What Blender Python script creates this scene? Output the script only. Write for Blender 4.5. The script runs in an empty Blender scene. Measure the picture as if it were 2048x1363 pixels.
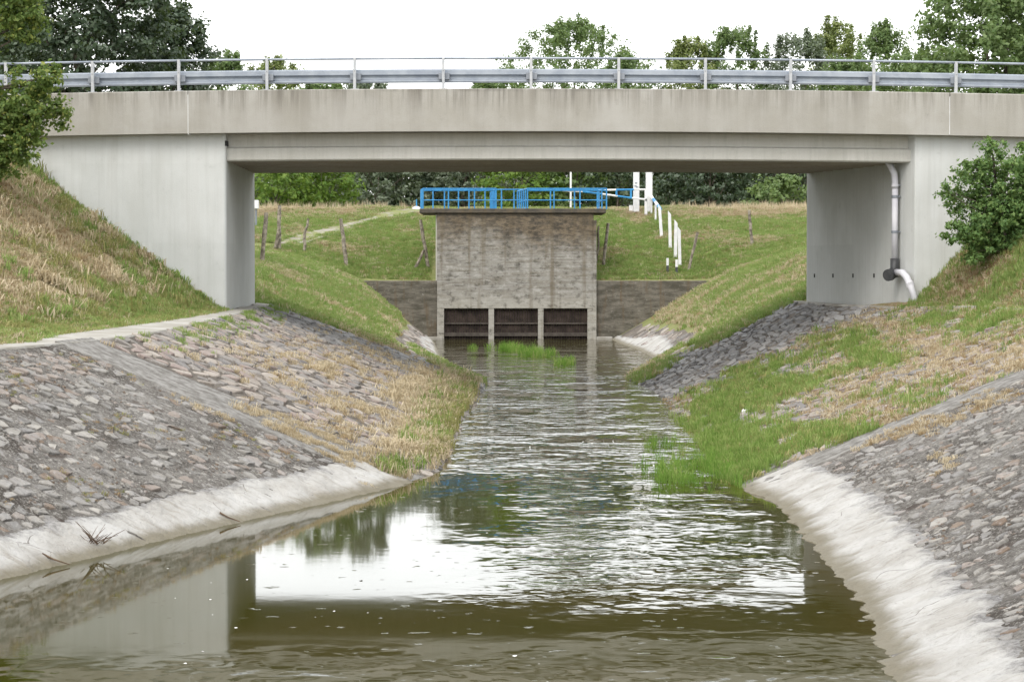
import bpy, math, random
import numpy as np
from mathutils import Vector

random.seed(11)
RNG = np.random.default_rng(11)
S = bpy.context.scene
C = S.collection
rad = math.radians

# ------------------------------------------------------------------ camera
F, HC, YH = 4836.0, 3.07, 535.0          # focal length in photo pixels, camera height over water, horizon row
PITCH = math.atan((681.5 - YH) / F)
cam = bpy.data.objects.new('camera', bpy.data.cameras.new('camera'))
C.objects.link(cam)
cam.location = (0, 0, HC)
cam.rotation_euler = (rad(90) - PITCH, 0, 0)
cam.data.sensor_width = 36
cam.data.lens = F / 2048 * 36
cam.data.clip_start = 0.5
cam.data.clip_end = 5000
S.camera = cam

# ------------------------------------------------------------------ overcast sky and weak soft sun
SUN_EL, SUN_AZ = rad(48), rad(205)
w = bpy.data.worlds.new('World'); S.world = w; w.use_nodes = True
nt = w.node_tree; nt.nodes.clear()
out = nt.nodes.new('ShaderNodeOutputWorld')
sky = nt.nodes.new('ShaderNodeTexSky'); sky.sky_type = 'NISHITA'; sky.sun_disc = False
sky.sun_elevation = SUN_EL; sky.sun_rotation = SUN_AZ
sky.air_density = 1.0; sky.dust_density = 4.0
b1 = nt.nodes.new('ShaderNodeBackground'); b1.inputs['Strength'].default_value = 0.05
b2 = nt.nodes.new('ShaderNodeBackground'); b2.inputs['Color'].default_value = (1.0, 1.0, 1.0, 1)
b2.inputs['Strength'].default_value = 1.75
add = nt.nodes.new('ShaderNodeAddShader')
nt.links.new(sky.outputs[0], b1.inputs['Color'])
nt.links.new(b1.outputs[0], add.inputs[0]); nt.links.new(b2.outputs[0], add.inputs[1])
nt.links.new(add.outputs[0], out.inputs['Surface'])
sun = bpy.data.objects.new('sun', bpy.data.lights.new('sun', 'SUN'))
C.objects.link(sun)
sun.data.energy = 1.3; sun.data.angle = rad(25); sun.data.color = (1.0, 0.96, 0.9)
_d = Vector((math.sin(SUN_AZ) * math.cos(SUN_EL), math.cos(SUN_AZ) * math.cos(SUN_EL), math.sin(SUN_EL)))
sun.rotation_euler = _d.to_track_quat('Z', 'Y').to_euler()
sun.location = (0, 0, 60)
S.view_settings.view_transform = 'Standard'
S.view_settings.look = 'None'
S.view_settings.exposure = 0.14
S.view_settings.gamma = 1.0

# ------------------------------------------------------------------ helpers: pixels and noise
CP, SP = math.cos(PITCH), math.sin(PITCH)
def project(x, y, z):
    zc = y * CP - (z - HC) * SP
    yc = y * SP + (z - HC) * CP
    zc = np.maximum(zc, 0.1)
    return 1024 + F * x / zc, 681.5 - F * yc / zc
def at(px, py, Y):
    """point of the photo ray (px,py) on the plane y=Y"""
    a = (px - 1024) / F; b = -(py - 681.5) / F
    dy = CP + b * SP; dz = -SP + b * CP
    k = Y / dy
    return Vector((a * k, Y, HC + dz * k))
def _hash(ix, iy, seed):
    n = (ix * 374761393 + iy * 668265263 + seed * 974634777) & 0x7fffffff
    n = ((n ^ (n >> 13)) * 1274126177) & 0x7fffffff
    return ((n ^ (n >> 16)) & 0xffff) / 65535.0
def vnoise(x, y, seed=0):
    x = np.asarray(x, float); y = np.asarray(y, float)
    ix = np.floor(x).astype(np.int64); iy = np.floor(y).astype(np.int64)
    fx = x - ix; fy = y - iy
    fx = fx * fx * (3 - 2 * fx); fy = fy * fy * (3 - 2 * fy)
    a = _hash(ix, iy, seed); b = _hash(ix + 1, iy, seed)
    c = _hash(ix, iy + 1, seed); d = _hash(ix + 1, iy + 1, seed)
    return (a * (1 - fx) + b * fx) * (1 - fy) + (c * (1 - fx) + d * fx) * fy
def fbm(x, y, seed=0, o=3):
    t = 0; amp = 0.5; s = 0
    for k in range(o):
        t = t + amp * vnoise(np.asarray(x) * 2 ** k, np.asarray(y) * 2 ** k, seed + k * 17); s += amp; amp *= 0.5
    return t / s
def sstep(a, b, v):
    t = np.clip((np.asarray(v, float) - a) / (b - a), 0, 1)
    return t * t * (3 - 2 * t)

# ------------------------------------------------------------------ helpers: materials
class NT:
    def __init__(self, name):
        self.m = bpy.data.materials.new(name); self.m.use_nodes = True
        self.t = self.m.node_tree; self.t.nodes.clear()
        self.out = self.t.nodes.new('ShaderNodeOutputMaterial')
    def n(self, typ, props=None, **ins):
        nd = self.t.nodes.new('ShaderNode' + typ)
        for k, v in (props or {}).items(): setattr(nd, k, v)
        for k, v in ins.items():
            k2 = int(k[1:]) if (k[0] == '_' and k[1:].isdigit()) else k.replace('_', ' ')
            self.set(nd.inputs[k2], v)
        return nd
    def set(self, sock, v):
        if hasattr(v, 'outputs'): v = v.outputs[0]
        if isinstance(v, bpy.types.NodeSocket): self.t.links.new(v, sock)
        elif isinstance(v, (tuple, list)) and len(v) == 3 and sock.type == 'RGBA': sock.default_value = (*v, 1)
        else: sock.default_value = v
    def pos(self): return self.n('NewGeometry').outputs['Position']
    def mapped(self, sc, off=(0, 0, 0), vec=None):
        return self.n('Mapping', Vector=vec or self.pos(), Scale=sc, Location=off).outputs[0]
    def noise(self, sc, detail=4, rough=0.55, vec=None, dist=0.0):
        return self.n('TexNoise', Vector=vec or self.pos(), Scale=sc, Detail=detail, Roughness=rough, Distortion=dist).outputs[0]
    def ramp(self, fac, stops):
        r = self.n('ValToRGB', Fac=fac); e = r.color_ramp.elements
        while len(e) < len(stops): e.new(0.5)
        for i, (p, c) in enumerate(stops):
            e[i].position = p
            e[i].color = (*c, 1) if isinstance(c, (tuple, list)) else (c, c, c, 1)
        return r.outputs[0]
    def mix(self, f, a, b, mode='MIX'):
        nd = self.n('Mix', dict(data_type='RGBA', blend_type=mode))
        self.set(nd.inputs[0], f); self.set(nd.inputs[6], a); self.set(nd.inputs[7], b)
        return nd.outputs[2]
    def math(self, op, a, b=0.0, c=0.0):
        nd = self.n('Math', dict(operation=op)); self.set(nd.inputs[0], a); self.set(nd.inputs[1], b); self.set(nd.inputs[2], c)
        return nd.outputs[0]
    def mr(self, v, a, b, c=0.0, d=1.0, smooth=True):
        nd = self.n('MapRange', dict(interpolation_type='SMOOTHSTEP' if smooth else 'LINEAR'))
        for i, q in enumerate((v, a, b, c, d)): self.set(nd.inputs[i], q)
        return nd.outputs[0]
    def bump(self, h, dist=0.01, strength=1.0, normal=None):
        nd = self.n('Bump', Height=h, Distance=dist, Strength=strength)
        if normal is not None: self.set(nd.inputs['Normal'], normal)
        return nd.outputs[0]
    def done(self, color, rough=0.9, normal=None, spec=0.3, metal=0.0, ior=1.5):
        p = self.n('BsdfPrincipled', Roughness=rough, Metallic=metal, IOR=ior)
        self.set(p.inputs['Base Color'], color)
        self.set(p.inputs['Specular IOR Level'], spec)
        if normal is not None: self.set(p.inputs['Normal'], normal)
        self.t.links.new(p.outputs[0], self.out.inputs['Surface'])
        return self.m

def simple(name, c1, c2, sc=4.0, rough=0.9, bump=0.004, bsc=40.0, spec=0.25, metal=0.0):
    k = NT(name)
    f = k.mr(k.noise(sc, 5, 0.6), 0.32, 0.68)
    col = k.mix(f, c1, c2)
    nrm = k.bump(k.noise(bsc, 4), bump) if bump else None
    return k.done(col, rough, nrm, spec, metal)

def concrete(name, c1, c2, stain, streak=0.6, topz=None, fine=0.12, panel=0.25, toplen=0.5):
    """weathered concrete: patches, run-off streaks (stronger below a top edge), fine grain"""
    k = NT(name); P = k.pos()
    f = k.mr(k.noise(0.9, 5, 0.6), 0.3, 0.7)
    col = k.mix(f, c1, c2)
    st = k.noise(1.0, 5, 0.65, k.mapped((2.6, 2.6, 0.16)))
    st2 = k.noise(1.0, 4, 0.65, k.mapped((11, 11, 0.4), (3, 1, 0)))
    s = k.mr(st, 0.42, 0.66)
    s2 = k.mr(st2, 0.45, 0.7)
    if topz is not None:
        z = k.n('SeparateXYZ', Vector=P).outputs[2]
        g = k.mr(z, topz - toplen, topz, 0.25, 1.0)
        s = k.math('MULTIPLY', s, g)
        g2 = k.mr(z, topz - toplen * 0.8, topz, 0.0, 1.0)
        s2 = k.math('MULTIPLY', s2, g2)
    col = k.mix(k.math('MULTIPLY', s, streak), col, stain)
    col = k.mix(k.math('MULTIPLY', s2, streak), col, tuple(v * 0.6 for v in stain))
    if topz is not None:
        e = k.mr(z, topz - 0.10, topz, 0.0, 0.65)
        e = k.math('MULTIPLY', e, k.mr(k.noise(2.2, 3), 0.3, 0.7))
        col = k.mix(e, col, tuple(v * 0.5 for v in stain))
    xyz = k.n('SeparateXYZ', Vector=P)
    pan = k.n('CombineXYZ', X=k.math('FLOOR', k.math('MULTIPLY', k.math('ADD', xyz.outputs[0], k.math('MULTIPLY', xyz.outputs[1], 0.7)), 0.62)), Y=k.math('FLOOR', k.math('MULTIPLY', xyz.outputs[2], 0.55)))
    wn = k.n('TexWhiteNoise', Vector=pan.outputs[0]).outputs[0]
    col = k.mix(k.mr(wn, 0, 1, 0, panel), col, tuple(v * 0.8 for v in c1))
    bl = k.mr(k.noise(3.0, 6, 0.75, k.mapped((1, 1, 1), (7, 2, 9))), 0.58, 0.72, 0, 0.35)
    col = k.mix(bl, col, tuple(v * 0.72 for v in c1))
    gr = k.noise(60, 3)
    col = k.mix(fine, col, k.mix(k.mr(gr, 0.3, 0.7), (0.05, 0.05, 0.05), (0.8, 0.8, 0.78)), 'SOFT_LIGHT')
    nrm = k.bump(k.noise(35, 5, 0.65), 0.004)
    return k.done(col, 0.88, nrm, 0.25)

M = {}
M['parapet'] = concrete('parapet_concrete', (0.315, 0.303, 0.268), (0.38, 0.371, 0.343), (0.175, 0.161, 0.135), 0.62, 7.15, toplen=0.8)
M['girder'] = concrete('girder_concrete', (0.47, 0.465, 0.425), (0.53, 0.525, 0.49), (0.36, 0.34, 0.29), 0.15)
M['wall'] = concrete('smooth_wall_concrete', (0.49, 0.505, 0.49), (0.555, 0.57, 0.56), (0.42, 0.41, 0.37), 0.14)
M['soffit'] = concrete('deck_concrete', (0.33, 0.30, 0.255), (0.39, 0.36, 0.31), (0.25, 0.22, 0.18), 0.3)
def sluice_mat():
    k = NT('board_marked_concrete'); P = k.pos()
    xyz = k.n('SeparateXYZ', Vector=P); z = xyz.outputs[2]; x = xyz.outputs[0]
    big = k.noise(0.55, 5, 0.6)
    boards = k.noise(1.0, 6, 0.7, k.mapped((0.5, 0.5, 8.0)))
    speck = k.noise(2.6, 8, 0.8, k.mapped((0.9, 0.9, 1.8)))
    col = k.mix(k.mr(boards, 0.38, 0.62), (0.215, 0.2, 0.17), (0.3, 0.292, 0.27))
    col = k.mix(k.mr(speck, 0.5, 0.64, 0, 0.85), col, (0.39, 0.38, 0.355))
    col = k.mix(k.mr(speck, 0.47, 0.36, 0.0, 0.8), col, (0.085, 0.077, 0.064))
    lower = k.mr(z, 2.2, 1.4, 0, 0.55)
    col = k.mix(lower, col, (0.4, 0.385, 0.34))
    blk = k.noise(2.4, 6, 0.75, k.mapped((1, 1, 1.3), (2, 0, 5)))
    col = k.mix(k.mr(blk, 0.52, 0.66, 0, 0.72), col, (0.09, 0.083, 0.07))
    zz = k.math('ADD', z, k.math('MULTIPLY', k.math('SUBTRACT', big, 0.5), 3.2))
    col = k.mix(k.mr(zz, 3.35, 5.1, 0, 0.9), col, k.mix(k.mr(speck, 0.42, 0.58), (0.05, 0.042, 0.032), (0.15, 0.115, 0.075)))
    col = k.mix(k.mr(z, 5.15, 5.45, 0, 0.6), col, (0.07, 0.065, 0.058))
    streaks = k.mr(k.noise(1.0, 4, 0.6, k.mapped((2.6, 2.6, 0.14), (5, 0, 0))), 0.5, 0.68)
    col = k.mix(k.math('MULTIPLY', streaks, 0.6), col, (0.12, 0.095, 0.06))
    z2 = k.math('MULTIPLY', z, 8.5)
    fr = k.math('FRACT', z2)
    joint = k.math('MULTIPLY', k.mr(k.math('ABSOLUTE', k.math('SUBTRACT', fr, 0.5)), 0.43, 0.49), k.mr(k.noise(2.2, 4), 0.42, 0.6))
    col = k.mix(k.math('MULTIPLY', joint, 0.18), col, (0.07, 0.063, 0.055))
    h = k.math('ADD', k.math('MULTIPLY', joint, -1.0), k.math('MULTIPLY', k.noise(25, 5, 0.7), 1.2))
    return k.done(col, 0.92, k.bump(h, 0.008), 0.2)
M['sluice'] = sluice_mat()
def wing_mat():
    k = NT('dark_weathered_concrete')
    a = k.noise(1.0, 5, 0.7, k.mapped((1.2, 1.2, 5.0)))
    b = k.noise(1.0, 4, 0.65, k.mapped((3.5, 3.5, 0.5)))
    s = k.noise(8, 6, 0.75)
    col = k.mix(k.mr(a, 0.35, 0.65), (0.075, 0.07, 0.055), (0.17, 0.155, 0.13))
    col = k.mix(k.mr(b, 0.5, 0.68, 0, 0.7), col, (0.12, 0.085, 0.05))
    col = k.mix(k.mr(s, 0.58, 0.68, 0, 0.8), col, (0.33, 0.32, 0.29))
    col = k.mix(k.mr(s, 0.43, 0.34, 0, 0.8), col, (0.03, 0.028, 0.025))
    return k.done(col, 0.95, k.bump(k.noise(20, 5, 0.7), 0.015), 0.2)
M['wing'] = wing_mat()
M['galv'] = simple('galvanised_steel', (0.25, 0.285, 0.335), (0.34, 0.375, 0.42), 3.0, 0.5, 0.0, spec=0.5, metal=0.25)
M['galv2'] = simple('galvanised_steel_dull', (0.36, 0.38, 0.4), (0.46, 0.47, 0.48), 5.0, 0.55, 0.0, spec=0.4, metal=0.15)
M['spacer'] = simple('dark_steel', (0.2, 0.22, 0.25), (0.26, 0.28, 0.31), 5.0, 0.5, 0.0, spec=0.4, metal=0.3)
M['blue'] = simple('blue_paint', (0.015, 0.17, 0.40), (0.03, 0.25, 0.52), 3.0, 0.45, 0.0, spec=0.4)
M['white'] = simple('white_paint', (0.6, 0.61, 0.62), (0.72, 0.72, 0.72), 4.0, 0.6, 0.002, 30)
M['red'] = simple('red_paint', (0.45, 0.1, 0.07), (0.55, 0.2, 0.15), 4.0, 0.6, 0.0)
M['black'] = simple('black_plastic', (0.035, 0.037, 0.04), (0.06, 0.062, 0.065), 8.0, 0.5, 0.0, spec=0.4)
M['pipe'] = simple('grey_plastic', (0.52, 0.52, 0.56), (0.6, 0.6, 0.63), 3.0, 0.75, 0.0, spec=0.2)
M['gate'] = simple('dark_gate_timber', (0.018, 0.013, 0.011), (0.05, 0.036, 0.03), 3.0, 0.8, 0.006, 30)
M['gate_rail'] = simple('gate_rail_timber', (0.05, 0.042, 0.036), (0.09, 0.078, 0.066), 5.0, 0.85, 0.006, 30)
M['timber'] = simple('weathered_post_timber', (0.1, 0.085, 0.065), (0.33, 0.295, 0.24), 7.0, 0.9, 0.008, 40)
M['bark'] = simple('bark', (0.06, 0.05, 0.04), (0.15, 0.13, 0.105), 6.0, 0.95, 0.02, 20)
M['asphalt'] = simple('asphalt', (0.045, 0.045, 0.045), (0.06, 0.06, 0.06), 3.0, 0.9, 0.004, 80)
M['hole'] = simple('weep_hole_dark', (0.02, 0.02, 0.02), (0.03, 0.03, 0.03), 3.0, 0.9, 0.0)
M['twig'] = simple('dry_twig', (0.07, 0.045, 0.03), (0.13, 0.09, 0.06), 9.0, 0.95, 0.0)
M['litter'] = simple('white_litter', (0.6, 0.6, 0.58), (0.75, 0.75, 0.73), 9.0, 0.8, 0.0)

def path_mat():
    k = NT('footpath_concrete')
    f = k.noise(1.6, 6, 0.65)
    col = k.mix(k.mr(f, 0.35, 0.65), (0.26, 0.245, 0.21), (0.37, 0.36, 0.33))
    col = k.mix(k.mr(k.noise(5, 5, 0.7), 0.56, 0.7, 0, 0.7), col, (0.26, 0.235, 0.18))
    return k.done(col, 0.93, k.bump(k.noise(40, 5, 0.7), 0.008), 0.2)
M['path'] = path_mat()
M['rib'] = simple('rib_concrete', (0.13, 0.122, 0.108), (0.27, 0.262, 0.245), 6.0, 0.95, 0.05, 22)
def toe_mat():
    k = NT('pale_toe_concrete'); z = k.n('SeparateXYZ', Vector=k.pos()).outputs[2]
    col = k.mix(k.mr(k.noise(1.4, 6, 0.65), 0.3, 0.7), (0.38, 0.365, 0.335), (0.50, 0.495, 0.475))
    col = k.mix(k.mr(k.noise(9, 5, 0.75), 0.55, 0.72, 0, 0.65), col, (0.26, 0.245, 0.21))
    crack = k.n('TexVoronoi', dict(feature='DISTANCE_TO_EDGE'), Vector=k.n('Mapping', Vector=k.n('VectorMath', dict(operation='ADD'), _0=k.pos(), _1=k.n('TexNoise', Scale=1.5, Detail=3).outputs[1]).outputs[0], Scale=(1.0, 1.0, 1.0)).outputs[0], Scale=1.6).outputs[0]
    ck = k.math('MULTIPLY', k.mr(crack, 0.009, 0.002), k.mr(k.noise(0.9, 3), 0.54, 0.62))
    col = k.mix(k.math('MULTIPLY', ck, 0.7), col, (0.1, 0.085, 0.07))
    dn = k.noise(1.0, 6, 0.7, k.mapped((2.0, 7.0, 2.0), (3, 3, 3)))
    col = k.mix(k.mr(dn, 0.52, 0.68, 0, 0.6), col, (0.27, 0.25, 0.21))
    col = k.mix(k.mr(k.noise(4.0, 6, 0.8, k.mapped((1, 2.2, 1), (8, 1, 0))), 0.62, 0.74, 0, 0.25), col, (0.2, 0.18, 0.15))
    rim = k.n('Attribute', dict(attribute_name='rim')).outputs['Fac']
    rm = k.math('ADD', rim, k.math('MULTIPLY', k.math('SUBTRACT', k.noise(2.6, 6, 0.75), 0.5), 0.75))
    col = k.mix(k.mr(rm, 0.34, 0.10, 0, 0.95), col, k.mix(k.mr(k.noise(16, 5, 0.8), 0.4, 0.6), (0.10, 0.095, 0.09), (0.25, 0.245, 0.24)))
    wl = k.math('ADD', z, k.math('MULTIPLY', k.noise(3.0, 4), 0.12))
    col = k.mix(k.mr(wl, 0.20, 0.09, 0, 0.85), col, (0.17, 0.15, 0.1))
    col = k.mix(k.mr(wl, 0.06, 0.02), col, (0.06, 0.05, 0.025))
    vo = k.n('TexVoronoi', dict(feature='SMOOTH_F1'), Vector=k.mapped((3.4, 2.2, 3.4)), Scale=1.0, Randomness=1.0).outputs[0]
    h = k.math('ADD', k.noise(14, 6, 0.7), k.math('MULTIPLY', vo, -1.6))
    return k.done(col, 0.93, k.bump(h, 0.055), 0.2)
M['toe'] = toe_mat()
def mortar_mat(name, ca, cb, cc, speck):
    k = NT(name)
    a = k.noise(0.7, 5, 0.65)
    col = k.mix(k.mr(a, 0.35, 0.65), ca, cb)
    s = k.noise(22, 6, 0.8)
    col = k.mix(k.mr(s, 0.52, 0.62, 0, speck), col, cc)
    col = k.mix(k.mr(s, 0.46, 0.36, 0, 0.85), col, (0.045, 0.04, 0.038))
    br = k.mr(k.noise(1.6, 5, 0.7, k.mapped((1, 1, 1), (9, 4, 0))), 0.55, 0.68, 0, 0.7)
    col = k.mix(br, col, (0.075, 0.055, 0.045))
    h = k.math('ADD', s, k.math('MULTIPLY', k.noise(70, 4, 0.7), 0.4))
    return k.done(col, 0.95, k.bump(h, 0.05), 0.15)
M['mortar_near'] = mortar_mat('rubble_mortar_grey', (0.085, 0.074, 0.063), (0.251, 0.238, 0.216), (0.442, 0.427, 0.391), 0.8)  # dark end also puts the shadow of the stone gaps into the colour
M['mortar_far'] = mortar_mat('rubble_mortar_tan', (0.13, 0.115, 0.10), (0.22, 0.195, 0.165), (0.33, 0.29, 0.23), 0.5)
def stone_mat(name, c1, c2, smear=False):
    k = NT(name)
    col = k.mix(k.mr(k.noise(5, 5, 0.6), 0.3, 0.7), c1, c2)
    sm = k.noise(2.8, 6, 0.7, k.mapped((1, 1, 1), (4, 8, 2)))
    col = k.mix(k.mr(sm, 0.47, 0.58, 0, 0.6 if smear else 0.35), col, (0.25, 0.243, 0.236) if smear else (0.27, 0.24, 0.2))
    sp = k.noise(18, 6, 0.8)
    col = k.mix(k.mr(sp, 0.55, 0.66, 0, 0.7), col, (0.38, 0.37, 0.355))
    col = k.mix(k.mr(sp, 0.45, 0.35, 0, 0.75), col, (0.06, 0.055, 0.05))
    return k.done(col, 0.9, k.bump(k.noise(28, 6, 0.75), 0.02), 0.25)
STONE_N = [stone_mat('stone_' + n, a, b, True) for n, a, b in (
    ('grey', (0.201, 0.191, 0.173), (0.281, 0.267, 0.241)), ('mid_grey', (0.141, 0.134, 0.124), (0.201, 0.193, 0.175)),
    ('pale', (0.271, 0.255, 0.230), (0.361, 0.343, 0.308)), ('pinkish', (0.221, 0.186, 0.161), (0.281, 0.245, 0.212)),
    ('brown', (0.151, 0.112, 0.083), (0.210, 0.166, 0.129)), ('grey', (0.201, 0.191, 0.175), (0.271, 0.260, 0.235)))]
STONE_F = [stone_mat('stone_tan_' + n, a, b) for n, a, b in (
    ('a', (0.24, 0.21, 0.18), (0.31, 0.275, 0.24)), ('b', (0.19, 0.175, 0.16), (0.26, 0.24, 0.22)),
    ('c', (0.30, 0.265, 0.23), (0.37, 0.33, 0.29)), ('d', (0.22, 0.175, 0.155), (0.29, 0.24, 0.215)),
    ('e', (0.15, 0.14, 0.135), (0.21, 0.2, 0.19)))]
STONE_D = [stone_mat('stone_dark_' + n, a, b) for n, a, b in (
    ('a', (0.2, 0.2, 0.205), (0.28, 0.28, 0.28)), ('b', (0.15, 0.15, 0.152), (0.21, 0.21, 0.21)), ('c', (0.26, 0.26, 0.26), (0.34, 0.34, 0.335)))]

def ground_mat():
    k = NT('earth_and_turf'); y = k.n('SeparateXYZ', Vector=k.pos()).outputs[1]
    a = k.noise(0.5, 5, 0.6); b = k.noise(2.5, 5, 0.65); c = k.noise(12, 4, 0.7)
    near = k.mix(k.mr(b, 0.35, 0.65), (0.24, 0.185, 0.11), (0.36, 0.295, 0.18))
    near = k.mix(k.mr(a, 0.45, 0.65, 0, 0.6), near, (0.2, 0.21, 0.08))
    far = k.mix(k.mr(b, 0.35, 0.65), (0.17, 0.2, 0.07), (0.25, 0.26, 0.11))
    far = k.mix(k.mr(a, 0.52, 0.7, 0, 0.6), far, (0.33, 0.285, 0.16))
    col = k.mix(k.mr(y, 58, 66), near, far)
    col = k.mix(k.mr(c, 0.35, 0.65, 0.0, 0.35), col, (0.10, 0.085, 0.05))
    return k.done(col, 0.97, k.bump(k.noise(15, 5, 0.7), 0.03), 0.1)
M['ground'] = ground_mat()
def dirt_mat():
    k = NT('gravel_track')
    col = k.mix(k.mr(k.noise(2.0, 5, 0.7), 0.35, 0.65), (0.22, 0.2, 0.165), (0.33, 0.31, 0.27))
    col = k.mix(k.mr(k.noise(1.3, 5, 0.75), 0.42, 0.54), col, (0.2, 0.215, 0.09))
    return k.done(col, 0.97, k.bump(k.noise(20, 5, 0.7), 0.03), 0.1)
M['dirt'] = dirt_mat()

def water_mat():
    k = NT('stream_water'); P = k.pos()
    xyz = k.n('SeparateXYZ', Vector=P); x, y = xyz.outputs[0], xyz.outputs[1]
    # where the current ruffles the surface: mid-stream and right of it, calm in the lee of the left bank
    wob = k.math('MULTIPLY', k.math('SUBTRACT', k.noise(0.35, 3), 0.5), 2.2)
    xe = k.math('ADD', x, wob)
    lane = k.mr(xe, -1.3, 0.9)
    lane = k.math('MULTIPLY', lane, k.mr(x, 3.5, 2.6))
    far = k.mr(y, 33, 40)
    lane = k.math('MAXIMUM', lane, k.math('MULTIPLY', far, 2.9))
    lane = k.math('MULTIPLY', lane, k.mr(y, 20.5, 24.5, 0.15, 1.0))
    near = k.mr(y, 20.0, 18.2, 0, 0.4)
    patches = k.mr(k.noise(1.0, 4, 0.6, k.mapped((0.5, 0.28, 1))), 0.38, 0.60, 0.22, 1.0)
    amp = k.math('ADD', k.math('MULTIPLY', k.math('MAXIMUM', lane, near), patches), 0.018)
    r1 = k.noise(1.0, 2, 0.5, k.mapped((2.1, 2.3, 1)), 0.6)
    r2 = k.noise(1.0, 2, 0.5, k.mapped((6, 6, 1), (3, 7, 0)), 0.4)
    r3 = k.noise(1.0, 2, 0.5, k.mapped((0.55, 0.7, 1), (1, 2, 0)), 0.3)
    h = k.math('ADD', k.math('MULTIPLY', r1, 0.0105), k.math('MULTIPLY', r2, 0.0024))
    h = k.math('ADD', h, k.math('MULTIPLY', r3, 0.017))
    h = k.math('MULTIPLY', h, amp)
    fl = k.mr(k.noise(1.0, 2, 0.5, k.mapped((4.5, 5.5, 1), (11, 3, 0))), 0.67, 0.8)
    h = k.math('ADD', h, k.math('MULTIPLY', k.math('MULTIPLY', fl, k.mr(xe, -2.5, 0.5, 0.15, 1.0)), 0.005))
    body = k.mix(k.mr(k.noise(0.35, 3), 0.35, 0.65), (0.030, 0.029, 0.003), (0.037, 0.032, 0.005))
    body = k.mix(k.mr(x, 2.4, 3.6, 0, 0.6), body, (0.055, 0.037, 0.007))
    return k.done(body, 0.035, k.bump(h, 1.0), 0.5, 0.0, 1.333)
M['water'] = water_mat()

def leaf_mat(name, ramp, trans=0.35):
    k = NT(name)
    r = k.n('NewGeometry').outputs['Random Per Island']
    col = k.ramp(r, ramp)
    d = k.n('BsdfPrincipled', Roughness=0.55); k.set(d.inputs['Base Color'], col); d.inputs['Specular IOR Level'].default_value = 0.3
    t = k.n('BsdfTranslucent'); k.set(t.inputs['Color'], k.mix(0.5, col, (0.16, 0.22, 0.03)))
    m = k.n('MixShader'); m.inputs[0].default_value = trans
    k.t.links.new(d.outputs[0], m.inputs[1]); k.t.links.new(t.outputs[0], m.inputs[2])
    k.t.links.new(m.outputs[0], k.out.inputs['Surface'])
    return k.m
LEAF = {
 'mid': leaf_mat('leaf_mid_green', [(0, (0.09, 0.15, 0.05)), (0.5, (0.145, 0.22, 0.08)), (1, (0.22, 0.29, 0.13))], 0.45),
 'light2': leaf_mat('leaf_bush_green', [(0, (0.075, 0.15, 0.045)), (0.5, (0.13, 0.23, 0.07)), (1, (0.22, 0.32, 0.105))], 0.4),
 'light': leaf_mat('leaf_light_green', [(0, (0.07, 0.145, 0.018)), (0.5, (0.12, 0.205, 0.03)), (1, (0.18, 0.26, 0.05))], 0.42),
 'dark': leaf_mat('leaf_dark_green', [(0, (0.025, 0.045, 0.024)), (0.6, (0.05, 0.08, 0.042)), (1, (0.17, 0.205, 0.16))], 0.28),
 'silver': leaf_mat('leaf_silver_green', [(0, (0.08, 0.11, 0.065)), (0.5, (0.13, 0.165, 0.11)), (1, (0.25, 0.285, 0.22))], 0.35),
 'yellow': leaf_mat('leaf_yellow_green', [(0, (0.13, 0.18, 0.05)), (0.5, (0.2, 0.25, 0.08)), (1, (0.28, 0.31, 0.13))], 0.42),
 'poplar': leaf_mat('leaf_poplar', [(0, (0.075, 0.13, 0.03)), (0.5, (0.13, 0.20, 0.05)), (0.85, (0.20, 0.265, 0.075)), (1, (0.38, 0.40, 0.10))], 0.45),
}
def blade_mat(name, ramp, trans=0.3):
    k = NT(name)
    r = k.n('ObjectInfo').outputs['Random']
    r2 = k.n('NewGeometry').outputs['Random Per Island']
    f = k.math('ADD', k.math('MULTIPLY', r, 0.6), k.math('MULTIPLY', r2, 0.4))
    col = k.ramp(f, ramp)
    d = k.n('BsdfDiffuse'); k.set(d.inputs['Color'], col)
    t = k.n('BsdfTranslucent'); k.set(t.inputs['Color'], col)
    m = k.n('MixShader'); m.inputs[0].default_value = trans
    k.t.links.new(d.outputs[0], m.inputs[1]); k.t.links.new(t.outputs[0], m.inputs[2])
    k.t.links.new(m.outputs[0], k.out.inputs['Surface'])
    return k.m
BLADE = {
 'reed': blade_mat('blade_reed', [(0.1, (0.08, 0.16, 0.025)), (0.5, (0.14, 0.26, 0.045)), (0.85, (0.22, 0.32, 0.08)), (1.0, (0.4, 0.34, 0.18))], 0.4),
 'green': blade_mat('blade_green', [(0.1, (0.14, 0.22, 0.055)), (0.5, (0.22, 0.315, 0.09)), (0.9, (0.34, 0.40, 0.16))], 0.4),
 'lush': blade_mat('blade_lush', [(0.1, (0.11, 0.19, 0.04)), (0.5, (0.18, 0.275, 0.065)), (0.9, (0.29, 0.35, 0.12))], 0.4),
 'dry': blade_mat('blade_dry', [(0.1, (0.36, 0.285, 0.175)), (0.5, (0.5, 0.42, 0.28)), (0.9, (0.62, 0.545, 0.40))], 0.35),
 'brown': blade_mat('blade_brown', [(0.1, (0.24, 0.165, 0.085)), (0.5, (0.36, 0.265, 0.15)), (0.9, (0.46, 0.36, 0.21))], 0.35),
 'olive': blade_mat('blade_olive', [(0.1, (0.17, 0.185, 0.06)), (0.5, (0.27, 0.27, 0.10)), (0.9, (0.39, 0.36, 0.17))], 0.4),
}

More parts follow.
